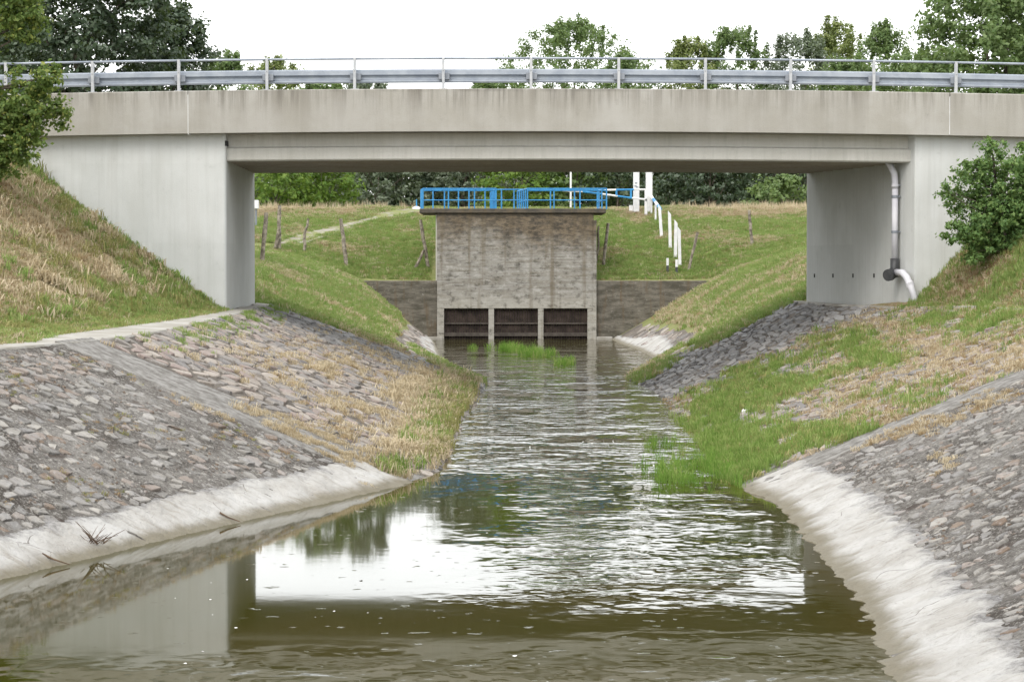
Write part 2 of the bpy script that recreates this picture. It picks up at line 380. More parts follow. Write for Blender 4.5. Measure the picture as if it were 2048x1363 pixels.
# ------------------------------------------------------------------ helpers: objects
def tag(o, label=None, cat=None, group=None, kind=None):
    for k, v in (('label', label), ('category', cat), ('group', group), ('kind', kind)):
        if v: o[k] = v
    return o
def empty(name, loc, label, cat, group=None):
    o = bpy.data.objects.new(name, None); C.objects.link(o)
    o.location = loc; o.empty_display_size = 0.3
    return tag(o, label, cat, group)
def link(name, me, mats, parent=None):
    o = bpy.data.objects.new(name, me); C.objects.link(o)
    if mats is not None and not me.materials:
        for m in (mats if isinstance(mats, (list, tuple)) else [mats]): me.materials.append(m)
    if parent is not None:
        o.parent = parent
        o.location = -Vector(parent_world(parent))      # meshes are written in world coordinates
    return o
def parent_world(p):
    v = Vector(p.location)
    while p.parent is not None:
        p = p.parent; v = v + Vector(p.location)
    return v
class MB:
    def __init__(self): self.v = []; self.f = []; self.mi = []
    def add(self, vs, fs, mi=0):
        o = len(self.v); self.v += [tuple(q) for q in vs]
        for f in fs: self.f.append([o + i for i in f]); self.mi.append(mi)
        return self
    def box(self, x0, x1, y0, y1, z0, z1):
        v = [(x0, y0, z0), (x1, y0, z0), (x1, y1, z0), (x0, y1, z0), (x0, y0, z1), (x1, y0, z1), (x1, y1, z1), (x0, y1, z1)]
        return self.add(v, [(0, 3, 2, 1), (4, 5, 6, 7), (0, 1, 5, 4), (1, 2, 6, 5), (2, 3, 7, 6), (3, 0, 4, 7)])
    def prism(self, poly, z0, z1):
        n = len(poly)
        v = [(x, y, z0) for x, y in poly] + [(x, y, z1) for x, y in poly]
        f = [tuple(range(n - 1, -1, -1)), tuple(range(n, 2 * n))] + [(i, (i + 1) % n, n + (i + 1) % n, n + i) for i in range(n)]
        return self.add(v, f)
    def tube(self, pts, rs, n=8, cap=True):
        pts = [Vector(p) for p in pts]
        if not isinstance(rs, (list, tuple)): rs = [rs] * len(pts)
        vs = []; fs = []
        up = None
        for i, p in enumerate(pts):
            d = (pts[min(i + 1, len(pts) - 1)] - pts[max(i - 1, 0)]).normalized()
            if up is None: up = Vector((0, 0, 1)) if abs(d.z) < 0.9 else Vector((0, 1, 0))
            a = d.cross(up)
            if a.length < 1e-4: a = d.cross(Vector((1, 0, 0)))
            a.normalize(); b = a.cross(d).normalized(); up = b
            for k in range(n):
                t = 2 * math.pi * k / n
                vs.append(p + (a * math.cos(t) + b * math.sin(t)) * rs[i])
        for i in range(len(pts) - 1):
            for k in range(n):
                fs.append((i * n + k, i * n + (k + 1) % n, (i + 1) * n + (k + 1) % n, (i + 1) * n + k))
        if cap:
            fs.append(tuple(range(n - 1, -1, -1))); fs.append(tuple((len(pts) - 1) * n + k for k in range(n)))
        return self.add(vs, fs)
    def sweepx(self, prof, xs, zfun):
        """closed profile [(y,z)] swept along x with a vertical offset zfun(x)"""
        n = len(prof); vs = []; fs = []
        for x in xs:
            for (y, z) in prof: vs.append((x, y, z + zfun(x)))
        for i in range(len(xs) - 1):
            for k in range(n):
                fs.append((i * n + k, (i + 1) * n + k, (i + 1) * n + (k + 1) % n, i * n + (k + 1) % n))
        fs.append(tuple(range(n))); fs.append(tuple((len(xs) - 1) * n + k for k in range(n - 1, -1, -1)))
        return self.add(vs, fs)
    def build(self, name, mat, parent=None, smooth=False, bevel=0.0):
        me = bpy.data.meshes.new(name); me.from_pydata(self.v, [], self.f)
        if any(self.mi): me.polygons.foreach_set('material_index', self.mi)
        me.update()
        import bmesh
        bm = bmesh.new(); bm.from_mesh(me); bmesh.ops.recalc_face_normals(bm, faces=bm.faces)
        if bevel: bmesh.ops.bevel(bm, geom=list(bm.edges), offset=bevel, segments=1, affect='EDGES', clamp_overlap=True)
        bm.to_mesh(me); bm.free()
        o = link(name, me, mat, parent)
        if smooth:
            me.polygons.foreach_set('use_smooth', [True] * len(me.polygons))
        return o
def np_mesh(name, verts, faces, smooth=False):
    """verts Nx3, faces MxK arrays"""
    verts = np.asarray(verts, np.float32); faces = np.asarray(faces, np.int32)
    me = bpy.data.meshes.new(name)
    me.vertices.add(len(verts)); me.vertices.foreach_set('co', verts.ravel())
    m, k = faces.shape
    me.loops.add(m * k); me.loops.foreach_set('vertex_index', faces.ravel())
    me.polygons.add(m); me.polygons.foreach_set('loop_start', np.arange(m, dtype=np.int32) * k)
    if smooth: me.polygons.foreach_set('use_smooth', np.ones(m, bool))
    me.update(calc_edges=True); me.validate()
    return me
def grid_faces(nr, nc):
    i = np.arange(nr - 1)[:, None] * nc + np.arange(nc - 1)[None, :]
    return np.stack([i, i + 1, i + nc + 1, i + nc], -1).reshape(-1, 4)

# ------------------------------------------------------------------ the terrain as lofted cross-sections
# columns: y | P0 P1 P2(toe) P3(path outer) P4(berm edge) P5(waterline) P6 P7(bed) P8(waterline) P9(berm edge) P10 P11(toe) P12 P13
def st(y, p1, p2, p3, p4, wl, wr, p9, p10, p11, p12, zf=3.5, bed=-0.8):
    xs = [-400, p1[0], p2[0], p3[0], p4[0], wl, wl + 1.2, wr - 1.2, wr, p9[0], p10[0], p11[0], p12[0], 400]
    zs = [zf, p1[1], p2[1], p3[1], p4[1], 0, bed, bed, 0, p9[1], p10[1], p11[1], p12[1], zf]
    return (y, xs, zs)
ST = [
 st(-60, (-24, 3.4), (-20, 2.4), (-18.3, 2.0), (-17.5, 1.95), -14, 3.4, (8.5, 2.1), (9.2, 2.15), (10, 2.2), (14, 3.2)),
 st(8,   (-20, 3.5), (-15, 2.3), (-13.3, 2.0), (-12.7, 1.95), -10.5, 2.6, (7.8, 2.1), (8.5, 2.15), (9.3, 2.2), (14, 3.4)),
 st(18,  (-17, 3.6), (-12, 2.2), (-10.6, 2.0), (-10.0, 1.96), -7.4, 2.95, (8.0, 2.1), (8.7, 2.15), (9.5, 2.2), (14, 3.6)),
 st(21,  (-16, 3.6), (-11.1, 2.2), (-9.6, 2.0), (-9.05, 1.96), -6.2, 3.27, (8.1, 2.1), (8.8, 2.15), (9.6, 2.2), (14, 3.7)),
 st(24,  (-15, 3.7), (-10.3, 2.2), (-8.8, 2.0), (-8.3, 1.97), -5.03, 3.38, (8.2, 2.12), (9.0, 2.17), (9.8, 2.2), (14, 3.8)),
 st(28.3,(-14, 3.8), (-9.4, 2.15), (-7.9, 2.0), (-7.4, 1.97), -3.68, 3.5, (8.4, 2.14), (9.2, 2.18), (10, 2.25), (14, 4.0)),
 st(31.6,(-13.4, 3.9), (-8.7, 2.12), (-7.25, 2.0), (-6.7, 1.97), -2.5, 3.55, (8.5, 2.15), (9.3, 2.2), (10.1, 2.25), (14, 4.1)),
 st(34,  (-13, 4.0), (-8.3, 2.12), (-7.0, 2.0), (-6.3, 1.97), -1.68, 3.3, (8.6, 2.16), (9.4, 2.2), (10.2, 2.3), (14, 4.3)),
 st(36.7,(-12.7, 4.1), (-8.0, 2.1), (-7.1, 2.0), (-5.95, 1.97), -1.12, 3.45, (8.9, 2.18), (9.6, 2.22), (10.3, 2.3), (14, 4.5)),
 st(40,  (-12.5, 4.4), (-7.7, 2.1), (-7.0, 2.0), (-5.8, 1.98), -1.1, 3.55, (9.3, 2.2), (9.9, 2.24), (10.4, 2.35), (14, 4.8)),
 st(45,  (-12.4, 5.0), (-7.3, 2.08), (-6.7, 2.02), (-5.8, 2.0), -1.08, 3.6, (9.6, 2.22), (10.0, 2.25), (10.3, 2.35), (13.8, 5.2)),
 st(50,  (-12.3, 5.7), (-7.0, 2.08), (-6.6, 2.04), (-5.9, 2.02), -1.05, 3.62, (9.6, 2.2), (9.8, 2.24), (10.0, 2.35), (13.4, 5.7)),
 st(55.6,(-12.3, 6.25), (-6.75, 2.1), (-6.6, 2.06), (-6.05, 2.04), -0.88, 3.72, (8.8, 2.1), (9.0, 2.12), (9.3, 2.36), (13.2, 6.25)),
 st(60,  (-12.3, 6.3), (-6.8, 2.12), (-6.7, 2.08), (-6.2, 2.05), -0.82, 3.62, (7.9, 2.1), (8.2, 2.13), (9.0, 2.4), (13.2, 6.3)),
 st(63.5,(-12.3, 6.3), (-6.9, 2.14), (-6.75, 2.1), (-6.3, 2.07), -0.77, 3.46, (7.4, 2.12), (7.6, 2.15), (8.0, 2.4), (13.2, 6.3)),
 st(66,  (-12.3, 5.6), (-7.2, 2.35), (-6.75, 2.15), (-6.3, 2.07), -0.85, 3.27, (7.5, 2.13), (7.75, 2.2), (8.4, 2.6), (13.5, 5.6)),
 st(69,  (-12.8, 4.8), (-7.5, 2.6), (-6.9, 2.25), (-6.4, 2.07), -1.35, 3.35, (7.7, 2.15), (8.0, 2.25), (8.9, 2.8), (14, 4.8)),
 st(74,  (-13.3, 4.3), (-7.9, 2.9), (-6.9, 2.4), (-6.3, 2.1), -1.95, 4.3, (8.0, 2.2), (8.5, 2.4), (9.6, 3.0), (15, 4.3)),
 st(82,  (-14, 4.2), (-8.3, 3.1), (-7.0, 2.5), (-6.2, 2.15), -2.5, 4.9, (8.3, 2.25), (9.0, 2.6), (10.2, 3.3), (15, 4.2)),
 st(90,  (-14, 4.2), (-8.8, 3.3), (-7.1, 2.6), (-6.2, 2.2), -2.86, 4.85, (8.4, 2.3), (9.2, 2.75), (10.5, 3.5), (15, 4.2)),
 st(98,  (-14, 4.3), (-9.2, 3.45), (-7.3, 2.75), (-6.3, 2.32), -3.2, 4.5, (8.45, 2.38), (9.3, 2.85), (10.8, 3.45), (15, 4.3)),
 st(104.1,(-14, 4.4), (-9.5, 3.5), (-7.5, 2.85), (-6.5, 2.43), -3.55, 4.35, (8.5, 2.43), (9.4, 2.85), (11, 3.45), (15, 4.4)),
]
def flat(y, zc, zs, zf):
    xs = [-400, -14, -9.5, -7.5, -6.5, -3.55, -2.35, 3.15, 4.35, 8.5, 9.4, 11, 15, 400]
    zz = [zf, zs, zs - 0.5 * (zs - zc), zc + 0.25 * (zs - zc), zc + 0.05, zc, zc, zc, zc, zc + 0.05, zc + 0.25 * (zs - zc), zs - 0.5 * (zs - zc), zs, zf]
    return (y, xs, zz)
ST2 = [flat(104.12, 2.44, 4.4, 3.5), flat(106.3, 3.05, 4.5, 3.6), flat(110, 4.1, 4.8, 4.2), flat(115, 5.25, 5.4, 5.2), flat(118.2, 5.8, 5.85, 5.8),
       flat(120, 5.95, 5.98, 5.95), flat(123, 5.95, 5.95, 5.95), flat(132, 4.6, 4.6, 4.6), flat(200, 4.5, 4.5, 4.5)]
Y0, YB, Y1, DY = -60.0, 104.11, 200.0, 0.1
def table(sts, ya, yb):
    ys = np.arange(ya, yb + DY * 0.5, DY)
    sy = np.array([s[0] for s in sts])
    X = np.stack([np.interp(ys, sy, [s[1][k] for s in sts]) for k in range(14)], 1)
    Z = np.stack([np.interp(ys, sy, [s[2][k] for s in sts]) for k in range(14)], 1)
    r = 9; ker = np.hanning(2 * r + 3)[1:-1]; ker /= ker.sum()
    def sm(A):
        P = np.pad(A, ((r, r), (0, 0)), mode='edge')
        return np.stack([np.convolve(P[:, k], ker, 'valid') for k in range(A.shape[1])], 1)
    return ys, sm(X), sm(Z)
TA = table(ST, Y0, 104.1); TB = table(ST2, 104.12, Y1)
def sec(y):
    y = np.atleast_1d(np.asarray(y, float))
    ia = np.clip(np.round((y - Y0) / DY).astype(int), 0, len(TA[0]) - 1)
    ib = np.clip(np.round((y - 104.12) / DY).astype(int), 0, len(TB[0]) - 1)
    a = (y < YB)[:, None]
    return np.where(a, TA[1][ia], TB[1][ib]), np.where(a, TA[2][ia], TB[2][ib])
def hraw(x, y):
    x = np.atleast_1d(np.asarray(x, float)); X, Z = sec(np.broadcast_to(y, x.shape))
    z = np.full(x.shape, 4.0); seg = np.zeros(x.shape, int)
    for k in range(13):
        m = (x >= X[:, k]) & (x <= X[:, k + 1])
        t = (x - X[:, k]) / np.maximum(X[:, k + 1] - X[:, k], 1e-6)
        z = np.where(m, Z[:, k] + t * (Z[:, k + 1] - Z[:, k]), z); seg = np.where(m, k, seg)
    return z, seg
def rough(x, y, seg):
    g = ((seg <= 2) | (seg >= 10) | (np.asarray(y) > 105)).astype(float)
    # the margin next to paving stays smooth so that sheets do not cross
    return g * ((fbm(np.asarray(x) * 0.55, np.asarray(y) * 0.45, 5) - 0.42) * 0.22 + (fbm(np.asarray(x) * 2.1, np.asarray(y) * 1.7, 9) - 0.5) * 0.08)
def h(x, y):
    z, seg = hraw(x, y)
    return z + rough(np.atleast_1d(x), np.broadcast_to(y, z.shape), seg)
def h1(x, y): return float(h(np.array([x]), np.array([y]))[0])
def on_ground(px, py, ya=15.0, yb=160.0):
    a = (px - 1024) / F; b = -(py - 681.5) / F
    dy = CP + b * SP; dz = -SP + b * CP
    Y = np.arange(ya, yb, 0.05); k = Y / dy
    zz = HC + dz * k; hh = h(a * k, Y)
    i = np.argmax(zz <= hh)
    return Vector((a * k[i], Y[i], hh[i]))

def ground_mesh():
    sub = [8, 14, 12, 4, 4, 18, 3, 3, 3, 18, 4, 4, 14, 8]
    ys = np.concatenate([[-60, -30, -10, 0], np.arange(8, 104.05, 0.4), [104.1], [104.12], np.arange(104.4, 126, 0.5), [128, 132, 140, 160, 199]])
    X, Z = sec(ys)
    cols = []
    for k in range(13):
        n = sub[k]
        for j in range(n):
            t = j / n
            if k == 0: t = 1 - (1 - t) ** 2.6
            if k == 12: t = t ** 2.6
            cols.append((k, t))
    cols.append((12, 1.0))
    V = np.zeros((len(ys), len(cols), 3))
    for c, (k, t) in enumerate(cols):
        V[:, c, 0] = X[:, k] + t * (X[:, k + 1] - X[:, k]); V[:, c, 1] = ys
        V[:, c, 2] = Z[:, k] + t * (Z[:, k + 1] - Z[:, k])
        sg = np.full(len(ys), k)
        V[:, c, 2] += rough(V[:, c, 0], ys, sg) if t > 0 or k in (0, 1, 2, 11, 12) else 0
    nr, nc = len(ys), len(cols)
    # one more row and skirts out to the horizon
    far = V[-1].copy(); far[:, 1] = 3000; far[:, 0] *= 8; far[:, 2] = 4.0
    V = np.concatenate([V, far[None]], 0)
    return np_mesh('ground', V.reshape(-1, 3), grid_faces(nr + 1, nc), True)
tag(link('ground', ground_mesh(), M['ground']), kind='structure')

# water sheet
g = [(x, y, 0.0) for y in (-60, 20, 60, 104.0) for x in (-16, -4, 4, 8)]
tag(link('water', np_mesh('water', g, grid_faces(4, 4)), M['water']), kind='structure')

# ------------------------------------------------------------------ paved bank panels
def bank(side, y, t):
    """point on the bank: t=0 berm edge, t=1 waterline; arrays allowed"""
    y = np.asarray(y, float); t = np.asarray(t, float)
    X, Z = sec(y.ravel())
    a, b = (4, 5) if side == 'L' else (9, 8)
    xa, za, xb, zb = X[:, a], Z[:, a], X[:, b], Z[:, b]
    tt = t.ravel()
    return np.stack([xa + tt * (xb - xa), y.ravel(), za + tt * (zb - za)], -1).reshape(y.shape + (3,))
def bank_normal(side, y, t):
    e = 0.05
    p = bank(side, np.array([y - e, y + e, y, y]), np.array([t, t, t - 0.01, t + 0.01]))
    n = np.cross(p[1] - p[0], p[3] - p[2]); n /= np.linalg.norm(n)
    return n if n[2] > 0 else -n
def sheet(name, side, ya, yb, ta, tb, step, lift, amp, fscale, mat, parent=None, kind='structure', edge=None, seed=0, lips=False):
    ny = max(2, int((yb - ya) / step) + 1); nt_ = max(2, int((tb - ta) * 5.5 / step) + 1)
    yy, tt = np.meshgrid(np.linspace(ya, yb, ny), np.linspace(0, 1, nt_), indexing='ij')
    if edge is not None:
        ta_ = edge(yy); tt2 = ta_ + tt * (tb - ta_)
    else: tt2 = ta + tt * (tb - ta)
    P = bank(side, yy, tt2)
    n = (fbm(P[..., 0] * fscale, P[..., 1] * fscale, seed + 3, 4) - 0.5) * 2
    if edge is not None:  # feather the upper rim into the slope
        rim = np.clip(tt / 0.25, 0, 1)
        P[..., 2] += lift * rim - 0.03 * (1 - rim) + amp * n * rim
    else:
        P[..., 2] += lift + amp * n
    if lips:
        a_, b_ = P[:1].copy(), P[-1:].copy(); a_[..., 2] -= 0.09; b_[..., 2] -= 0.09
        P = np.concatenate([a_, P, b_], 0); ny += 2
    me = np_mesh(name, P.reshape(-1, 3), grid_faces(ny, nt_), True)
    if edge is not None:
        at_ = me.attributes.new('rim', 'FLOAT', 'POINT'); at_.data.foreach_set('value', tt.astype(np.float32).ravel())
    o = link(name, me, mat, parent)
    return tag(o, kind=kind) if parent is None else o

def voronoi(wd, hd, cell, jit=0.42):
    nx, ny = int(wd / cell) + 1, int(hd / cell) + 1
    J = (np.stack(np.meshgrid(np.arange(nx + 4) - 2, np.arange(ny + 4) - 2, indexing='ij'), -1) + 0.5 + RNG.uniform(-jit, jit, (nx + 4, ny + 4, 2))) * cell
    cells = []
    for i in range(2, nx + 2):
        for j in range(2, ny + 2):
            c = J[i, j]; poly = [(c[0] - 2 * cell, c[1] - 2 * cell), (c[0] + 2 * cell, c[1] - 2 * cell), (c[0] + 2 * cell, c[1] + 2 * cell), (c[0] - 2 * cell, c[1] + 2 * cell)]
            for a in range(-2, 3):
                for b in range(-2, 3):
                    if a == 0 and b == 0: continue
                    q = J[i + a, j + b]; mx, my = (c[0] + q[0]) / 2, (c[1] + q[1]) / 2; dx, dy = q[0] - c[0], q[1] - c[1]
                    out_ = []; n = len(poly)
                    for s in range(n):
                        p, r = poly[s], poly[(s + 1) % n]
                        dp = (p[0] - mx) * dx + (p[1] - my) * dy; dr = (r[0] - mx) * dx + (r[1] - my) * dy
                        if dp <= 0: out_.append(p)
                        if (dp < 0 < dr) or (dr < 0 < dp):
                            u = dp / (dp - dr); out_.append((p[0] + u * (r[0] - p[0]), p[1] + u * (r[1] - p[1])))
                    poly = out_
                    if len(poly) < 3: break
                if len(poly) < 3: break
            if len(poly) >= 3: cells.append(((c[0], c[1]), poly))
    return cells

def stone_panel(parent, side, ya, yb, t0, t1, cell, mats, keep, gap, proud, tilt, stretch=1.0, skip=None, nparts=300, matpick=None):
    """stones set in the slope: the largest in view are parts, the rest one stuff part"""
    X, Z = sec(np.array([(ya + yb) / 2])); a, b = (4, 5) if side == 'L' else (9, 8)
    slen = math.hypot(X[0, a] - X[0, b], Z[0, a] - Z[0, b])
    L = yb - ya; T = (t1 - t0) * slen
    stones = []
    for (c, poly) in voronoi(L / stretch, T, cell):
        y = ya + c[0] * stretch; t = t0 + c[1] / slen
        if not (ya + 0.05 < y < yb - 0.05 and t0 < t < t1): continue
        p = bank(side, np.array(y), np.array(t))
        if skip is not None and skip(y, t): continue
        if random.random() > keep(y, t): continue
        nrm = bank_normal(side, y, t)
        hh = random.uniform(*proud); g = random.uniform(*gap) / cell
        sc = 1 - g
        ta, tb = random.uniform(-tilt, tilt), random.uniform(-tilt, tilt)
        rot = random.uniform(-0.12, 0.12); ca, sa = math.cos(rot), math.sin(rot)
        top = []; bot = []; ins = []
        for (u, v) in poly:
            du, dv = (u - c[0]) * sc, (v - c[1]) * sc
            k = random.uniform(0.74, 1.0); du *= k; dv *= k
            du, dv = du * ca - dv * sa, du * sa + dv * ca
            for lst, f_, extra in ((bot, 1.04, None), (ins, 1.0, 0.0), (top, 0.88, 0.012)):
                q = bank(side, np.array(min(max(y + du * f_ * stretch, ya), yb)), np.array(t + dv * f_ / slen))
                off = -0.05 if extra is None else max(0.004, hh + extra + du * ta + dv * tb)
                lst.append(q + nrm * off)
        n = len(poly)
        vs = np.array(bot + ins + top)
        fs = [(i, (i + 1) % n, n + (i + 1) % n, n + i) for i in range(n)] + [(n + i, n + (i + 1) % n, 2 * n + (i + 1) % n, 2 * n + i) for i in range(n)] + [tuple(2 * n + i for i in range(n))]
        px, py = project(p[0], p[1], p[2])
        inside = -40 < px < 2090 and -40 < py < 1400
        px2, py2 = project(vs[:, 0], vs[:, 1], vs[:, 2])
        size = (px2.max() - px2.min()) * (py2.max() - py2.min()) if inside else 0
        mi = random.randrange(len(mats)) if matpick is None else matpick(y, t)
        stones.append((size, p, vs, fs, mi))
    stones.sort(key=lambda s: -s[0])
    pw = parent_world(parent)
    for (s_, p, vs, fs, mi) in stones[:nparts]:
        me = bpy.data.meshes.new('stone'); me.from_pydata([tuple(q) for q in (vs - p)], [], fs); me.update()
        me.materials.append(mats[mi])
        o = bpy.data.objects.new('stone', me); C.objects.link(o); o.parent = parent; o.location = Vector(p) - pw
    rest = MB()
    for (s_, p, vs, fs, mi) in stones[nparts:]: rest.add(vs, fs, mi)
    if rest.v:
        me = bpy.data.meshes.new('small_stones'); me.from_pydata(rest.v, [], rest.f)
        for m in mats: me.materials.append(m)
        me.polygons.foreach_set('material_index', rest.mi); me.update()
        o = link('small_stones', me, None, parent); o['kind'] = 'stuff'
    return len(stones)

base = sheet('stone_paving_left_near', 'L', 12, 34.0, 0.0, 1.12, 0.06, 0.02, 0.022, 6.5, M['mortar_near'], seed=1)
def near_pick(y, t):
    r = random.random()
    if t < 0.22: return 3 if r < 0.45 else (0 if r < 0.8 else 4)
    return 0 if r < 0.3 else 1 if r < 0.52 else 2 if r < 0.68 else 3 if r < 0.8 else 4 if r < 0.9 else 5
stone_panel(base, 'L', 20.5, 33.9, 0.02, 0.83, 0.19, STONE_N, lambda y, t: 0.95 if t < 0.25 else 0.86, (0.008, 0.05), (-0.004, 0.034), 0.17, 1.3, matpick=near_pick)
base = sheet('stone_paving_left_far', 'L', 35.5, 66.0, 0.0, 1.06, 0.15, 0.02, 0.012, 4.0, M['mortar_far'], seed=2)
def far_pick(y, t):
    r = random.random()
    if y > 56 + random.uniform(-1.5, 1.5): return 5 + random.randrange(3)
    return random.randrange(5)
stone_panel(base, 'L', 35.6, 65.9, 0.0, 1.02, 0.27, STONE_F + STONE_D, lambda y, t: 0.94, (0.015, 0.045), (0.014, 0.045), 0.13, 1.25, matpick=far_pick)
base = sheet('stone_paving_right_near', 'R', 10, 33.3, 0.0, 1.12, 0.06, 0.02, 0.022, 6.5, M['mortar_near'], seed=3)
stone_panel(base, 'R', 16.5, 33.2, 0.02, 0.87, 0.18, STONE_N, lambda y, t: 0.84, (0.008, 0.05), (-0.006, 0.03), 0.16, 1.3, matpick=lambda y, t: random.choice((0, 0, 0, 1, 1, 1, 2, 3, 4, 5)))
base = sheet('stone_paving_right_far', 'R', 34.3, 67.0, 0.0, 1.06, 0.15, 0.02, 0.012, 4.0, M['mortar_far'], seed=4)
stone_panel(base, 'R', 34.4, 66.9, 0.0, 1.03, 0.28, STONE_F + STONE_D, lambda y, t: 0.95, (0.015, 0.045), (0.016, 0.055), 0.16, 1.3, matpick=far_pick)
# lower stone aprons of the basin beyond the bridge
for sd, nm in (('L', 'left'), ('R', 'right')):
    base = sheet('stone_apron_' + nm, sd, 66.2 if sd == 'L' else 67.2, 103.4, 0.55, 1.05, 0.25, 0.02, 0.012, 3.0, M['mortar_far'], seed=7,
                 edge=lambda yy: 0.62 + 0.10 * np.sin(yy * 0.21) + 0.15 * (fbm(yy * 0.6, yy * 0, 31) - 0.5))
    stone_panel(base, sd, 67.5, 100, 0.68, 0.98, 0.4, STONE_F, lambda y, t: 0.8, (0.03, 0.06), (0.01, 0.035), 0.12, 1.5, nparts=40)
# pale concrete toe along the water
def edge_fn(z0, seed):
    return lambda yy: 1 - z0 - 0.07 * (fbm(yy * 0.9, yy * 0 + seed, 41 + seed, 4) - 0.5) 
sheet('concrete_toe_left', 'L', 12, 34.6, 0.75, 1.10, 0.045, 0.052, 0.040, 4.2, M['toe'], edge=edge_fn(0.205, 1), seed=11)
sheet('concrete_toe_right', 'R', 10, 33.9, 0.75, 1.10, 0.045, 0.056, 0.046, 4.2, M['toe'], edge=edge_fn(0.205, 2), seed=12)
sheet('concrete_toe_left_far', 'L', 78, 103.6, 0.8, 1.08, 0.12, 0.06, 0.03, 1.6, M['toe'], edge=lambda yy: 1 - 0.17 * np.exp(-((yy - 90) / 8.5) ** 2) - 0.05 - 0.05 * fbm(yy * 0.7, yy * 0, 51), seed=13)
sheet('concrete_toe_right_far', 'R', 76, 103.6, 0.8, 1.08, 0.12, 0.06, 0.03, 1.6, M['toe'], edge=lambda yy: 1 - 0.22 * np.exp(-((yy - 88) / 8.0) ** 2) - 0.05 - 0.05 * fbm(yy * 0.7, yy * 0, 52), seed=14)
# concrete ribs running down the banks
sheet('concrete_rib_left', 'L', 33.9, 35.55, -0.02, 1.05, 0.12, 0.034, 0.012, 5.0, M['rib'], seed=15, lips=True)
sheet('concrete_rib_right', 'R', 33.15, 34.35, -0.02, 1.05, 0.12, 0.034, 0.012, 5.0, M['rib'], seed=16, lips=True)
# footpath on the left berm
def path_sheet(name, ka, kb, ya, yb, lift, mat, ja=0.0):
    ys = np.arange(ya, yb, 0.12); X, Z = sec(ys); n = 9
    V = np.zeros((len(ys), n, 3))
    ra = ja * (fbm(ys * 0.8, ys * 0, 61, 4) - 0.35)
    for c in range(n):
        t = c / (n - 1)
        xa = X[:, ka] + ra; V[:, c, 0] = xa + t * (X[:, kb] - xa); V[:, c, 1] = ys
        tt = (V[:, c, 0] - X[:, ka]) / np.maximum(X[:, kb] - X[:, ka], 1e-3)
        V[:, c, 2] = Z[:, ka] + np.clip(tt, 0, 1) * (Z[:, kb] - Z[:, ka]) + lift
    # short downturned lip so that the slab has thickness
    lip = V[:, -1].copy(); lip[:, 2] -= 0.12; V = np.concatenate([V, lip[:, None]], 1)
    return tag(link(name, np_mesh(name, V.reshape(-1, 3), grid_faces(len(ys), n + 1), True), mat), kind='structure')
path_sheet('footpath_left', 3, 4, 12, 65, 0.045, M['path'], 0.35)
path_sheet('kerb_right', 10, 9, 10, 66, 0.045, M['path'], 0.0)
# gravel track climbing the levee
tp = [(560, 489), (600, 476), (650, 464), (700, 450), (760, 434), (815, 424), (848, 420)]
pts = [on_ground(a, b, 80, 122) for a, b in tp]
V = []
for i, p in enumerate(pts):
    q = pts[min(i + 1, len(pts) - 1)] - pts[max(i - 1, 0)]; q.z = 0; q.normalize(); s_ = Vector((-q.y, q.x, 0))
    for k in range(7):
        r = p + s_ * (k / 6 - 0.5) * 1.5; V.append((r.x, r.y, h1(r.x, r.y) + 0.05))
tag(link('gravel_track', np_mesh('gravel_track', V, grid_faces(len(pts), 7), True), M['dirt']), kind='structure')

# ------------------------------------------------------------------ the road bridge
YF, YW, YG, YR = 55.3, 55.6, 55.78, 63.3
crest = lambda x: -0.125 * (x / 11.5) ** 2 if abs(x) < 30 else -0.85
def px2x(px, Y=YF): return at(px, 500, Y).x
bridge = empty('road_bridge', (1.3, 59.4, 2.0), 'grey concrete road bridge with stained parapet spanning the stream', 'bridge')
JL, JR = px2x(377), px2x(1898)
for a, b in ((-26, JL - 0.008), (JL + 0.008, JR - 0.008), (JR + 0.008, 26)):
    m = MB(); xs = np.linspace(a, b, 24)
    m.sweepx([(YF, 6.18), (YF, 7.13), (YF + 0.02, 7.15), (YF + 0.45, 7.15), (YF + 0.45, 6.62), (YF + 0.5, 6.18)], xs, crest)
    m.build('parapet', M['parapet'], bridge)
    m = MB(); m.sweepx([(YR, 6.18), (YR, 7.0), (YR - 0.4, 7.0), (YR - 0.4, 6.18)], xs, crest)
    m.build('rear_parapet', M['parapet'], bridge)
for x in (JL, JR):
    MB().box(x - 0.007, x + 0.007, YF + 0.004, YF + 0.4, 6.1, 7.06 + crest(x)).build('joint_filler', M['white'], bridge)
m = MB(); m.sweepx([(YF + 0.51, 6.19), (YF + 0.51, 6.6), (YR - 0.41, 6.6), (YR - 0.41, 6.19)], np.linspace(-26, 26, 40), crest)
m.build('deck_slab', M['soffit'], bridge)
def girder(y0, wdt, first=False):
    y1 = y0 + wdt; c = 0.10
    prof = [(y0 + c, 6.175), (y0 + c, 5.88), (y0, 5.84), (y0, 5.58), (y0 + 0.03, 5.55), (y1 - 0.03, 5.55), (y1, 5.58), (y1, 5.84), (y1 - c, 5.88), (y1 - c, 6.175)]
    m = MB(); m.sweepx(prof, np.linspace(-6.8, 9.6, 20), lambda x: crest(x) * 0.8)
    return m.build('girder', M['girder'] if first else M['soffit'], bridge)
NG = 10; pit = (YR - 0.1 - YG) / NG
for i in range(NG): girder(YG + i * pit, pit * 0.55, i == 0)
XL = px2x(453, YW)
def rounded(poly, r):
    out_ = []
    n = len(poly)
    for i, p in enumerate(poly):
        p = Vector(p); a = Vector(poly[i - 1]); b = Vector(poly[(i + 1) % n]); rr = r[i] if isinstance(r, (list, tuple)) else r
        if rr <= 0: out_.append(tuple(p)); continue
        da = (a - p).normalized(); db = (b - p).normalized()
        for k in range(6):
            t = k / 5; q = (p + da * rr) * (1 - t) ** 2 + p * 2 * t * (1 - t) + (p + db * rr) * t ** 2
            out_.append(tuple(q))
    return out_
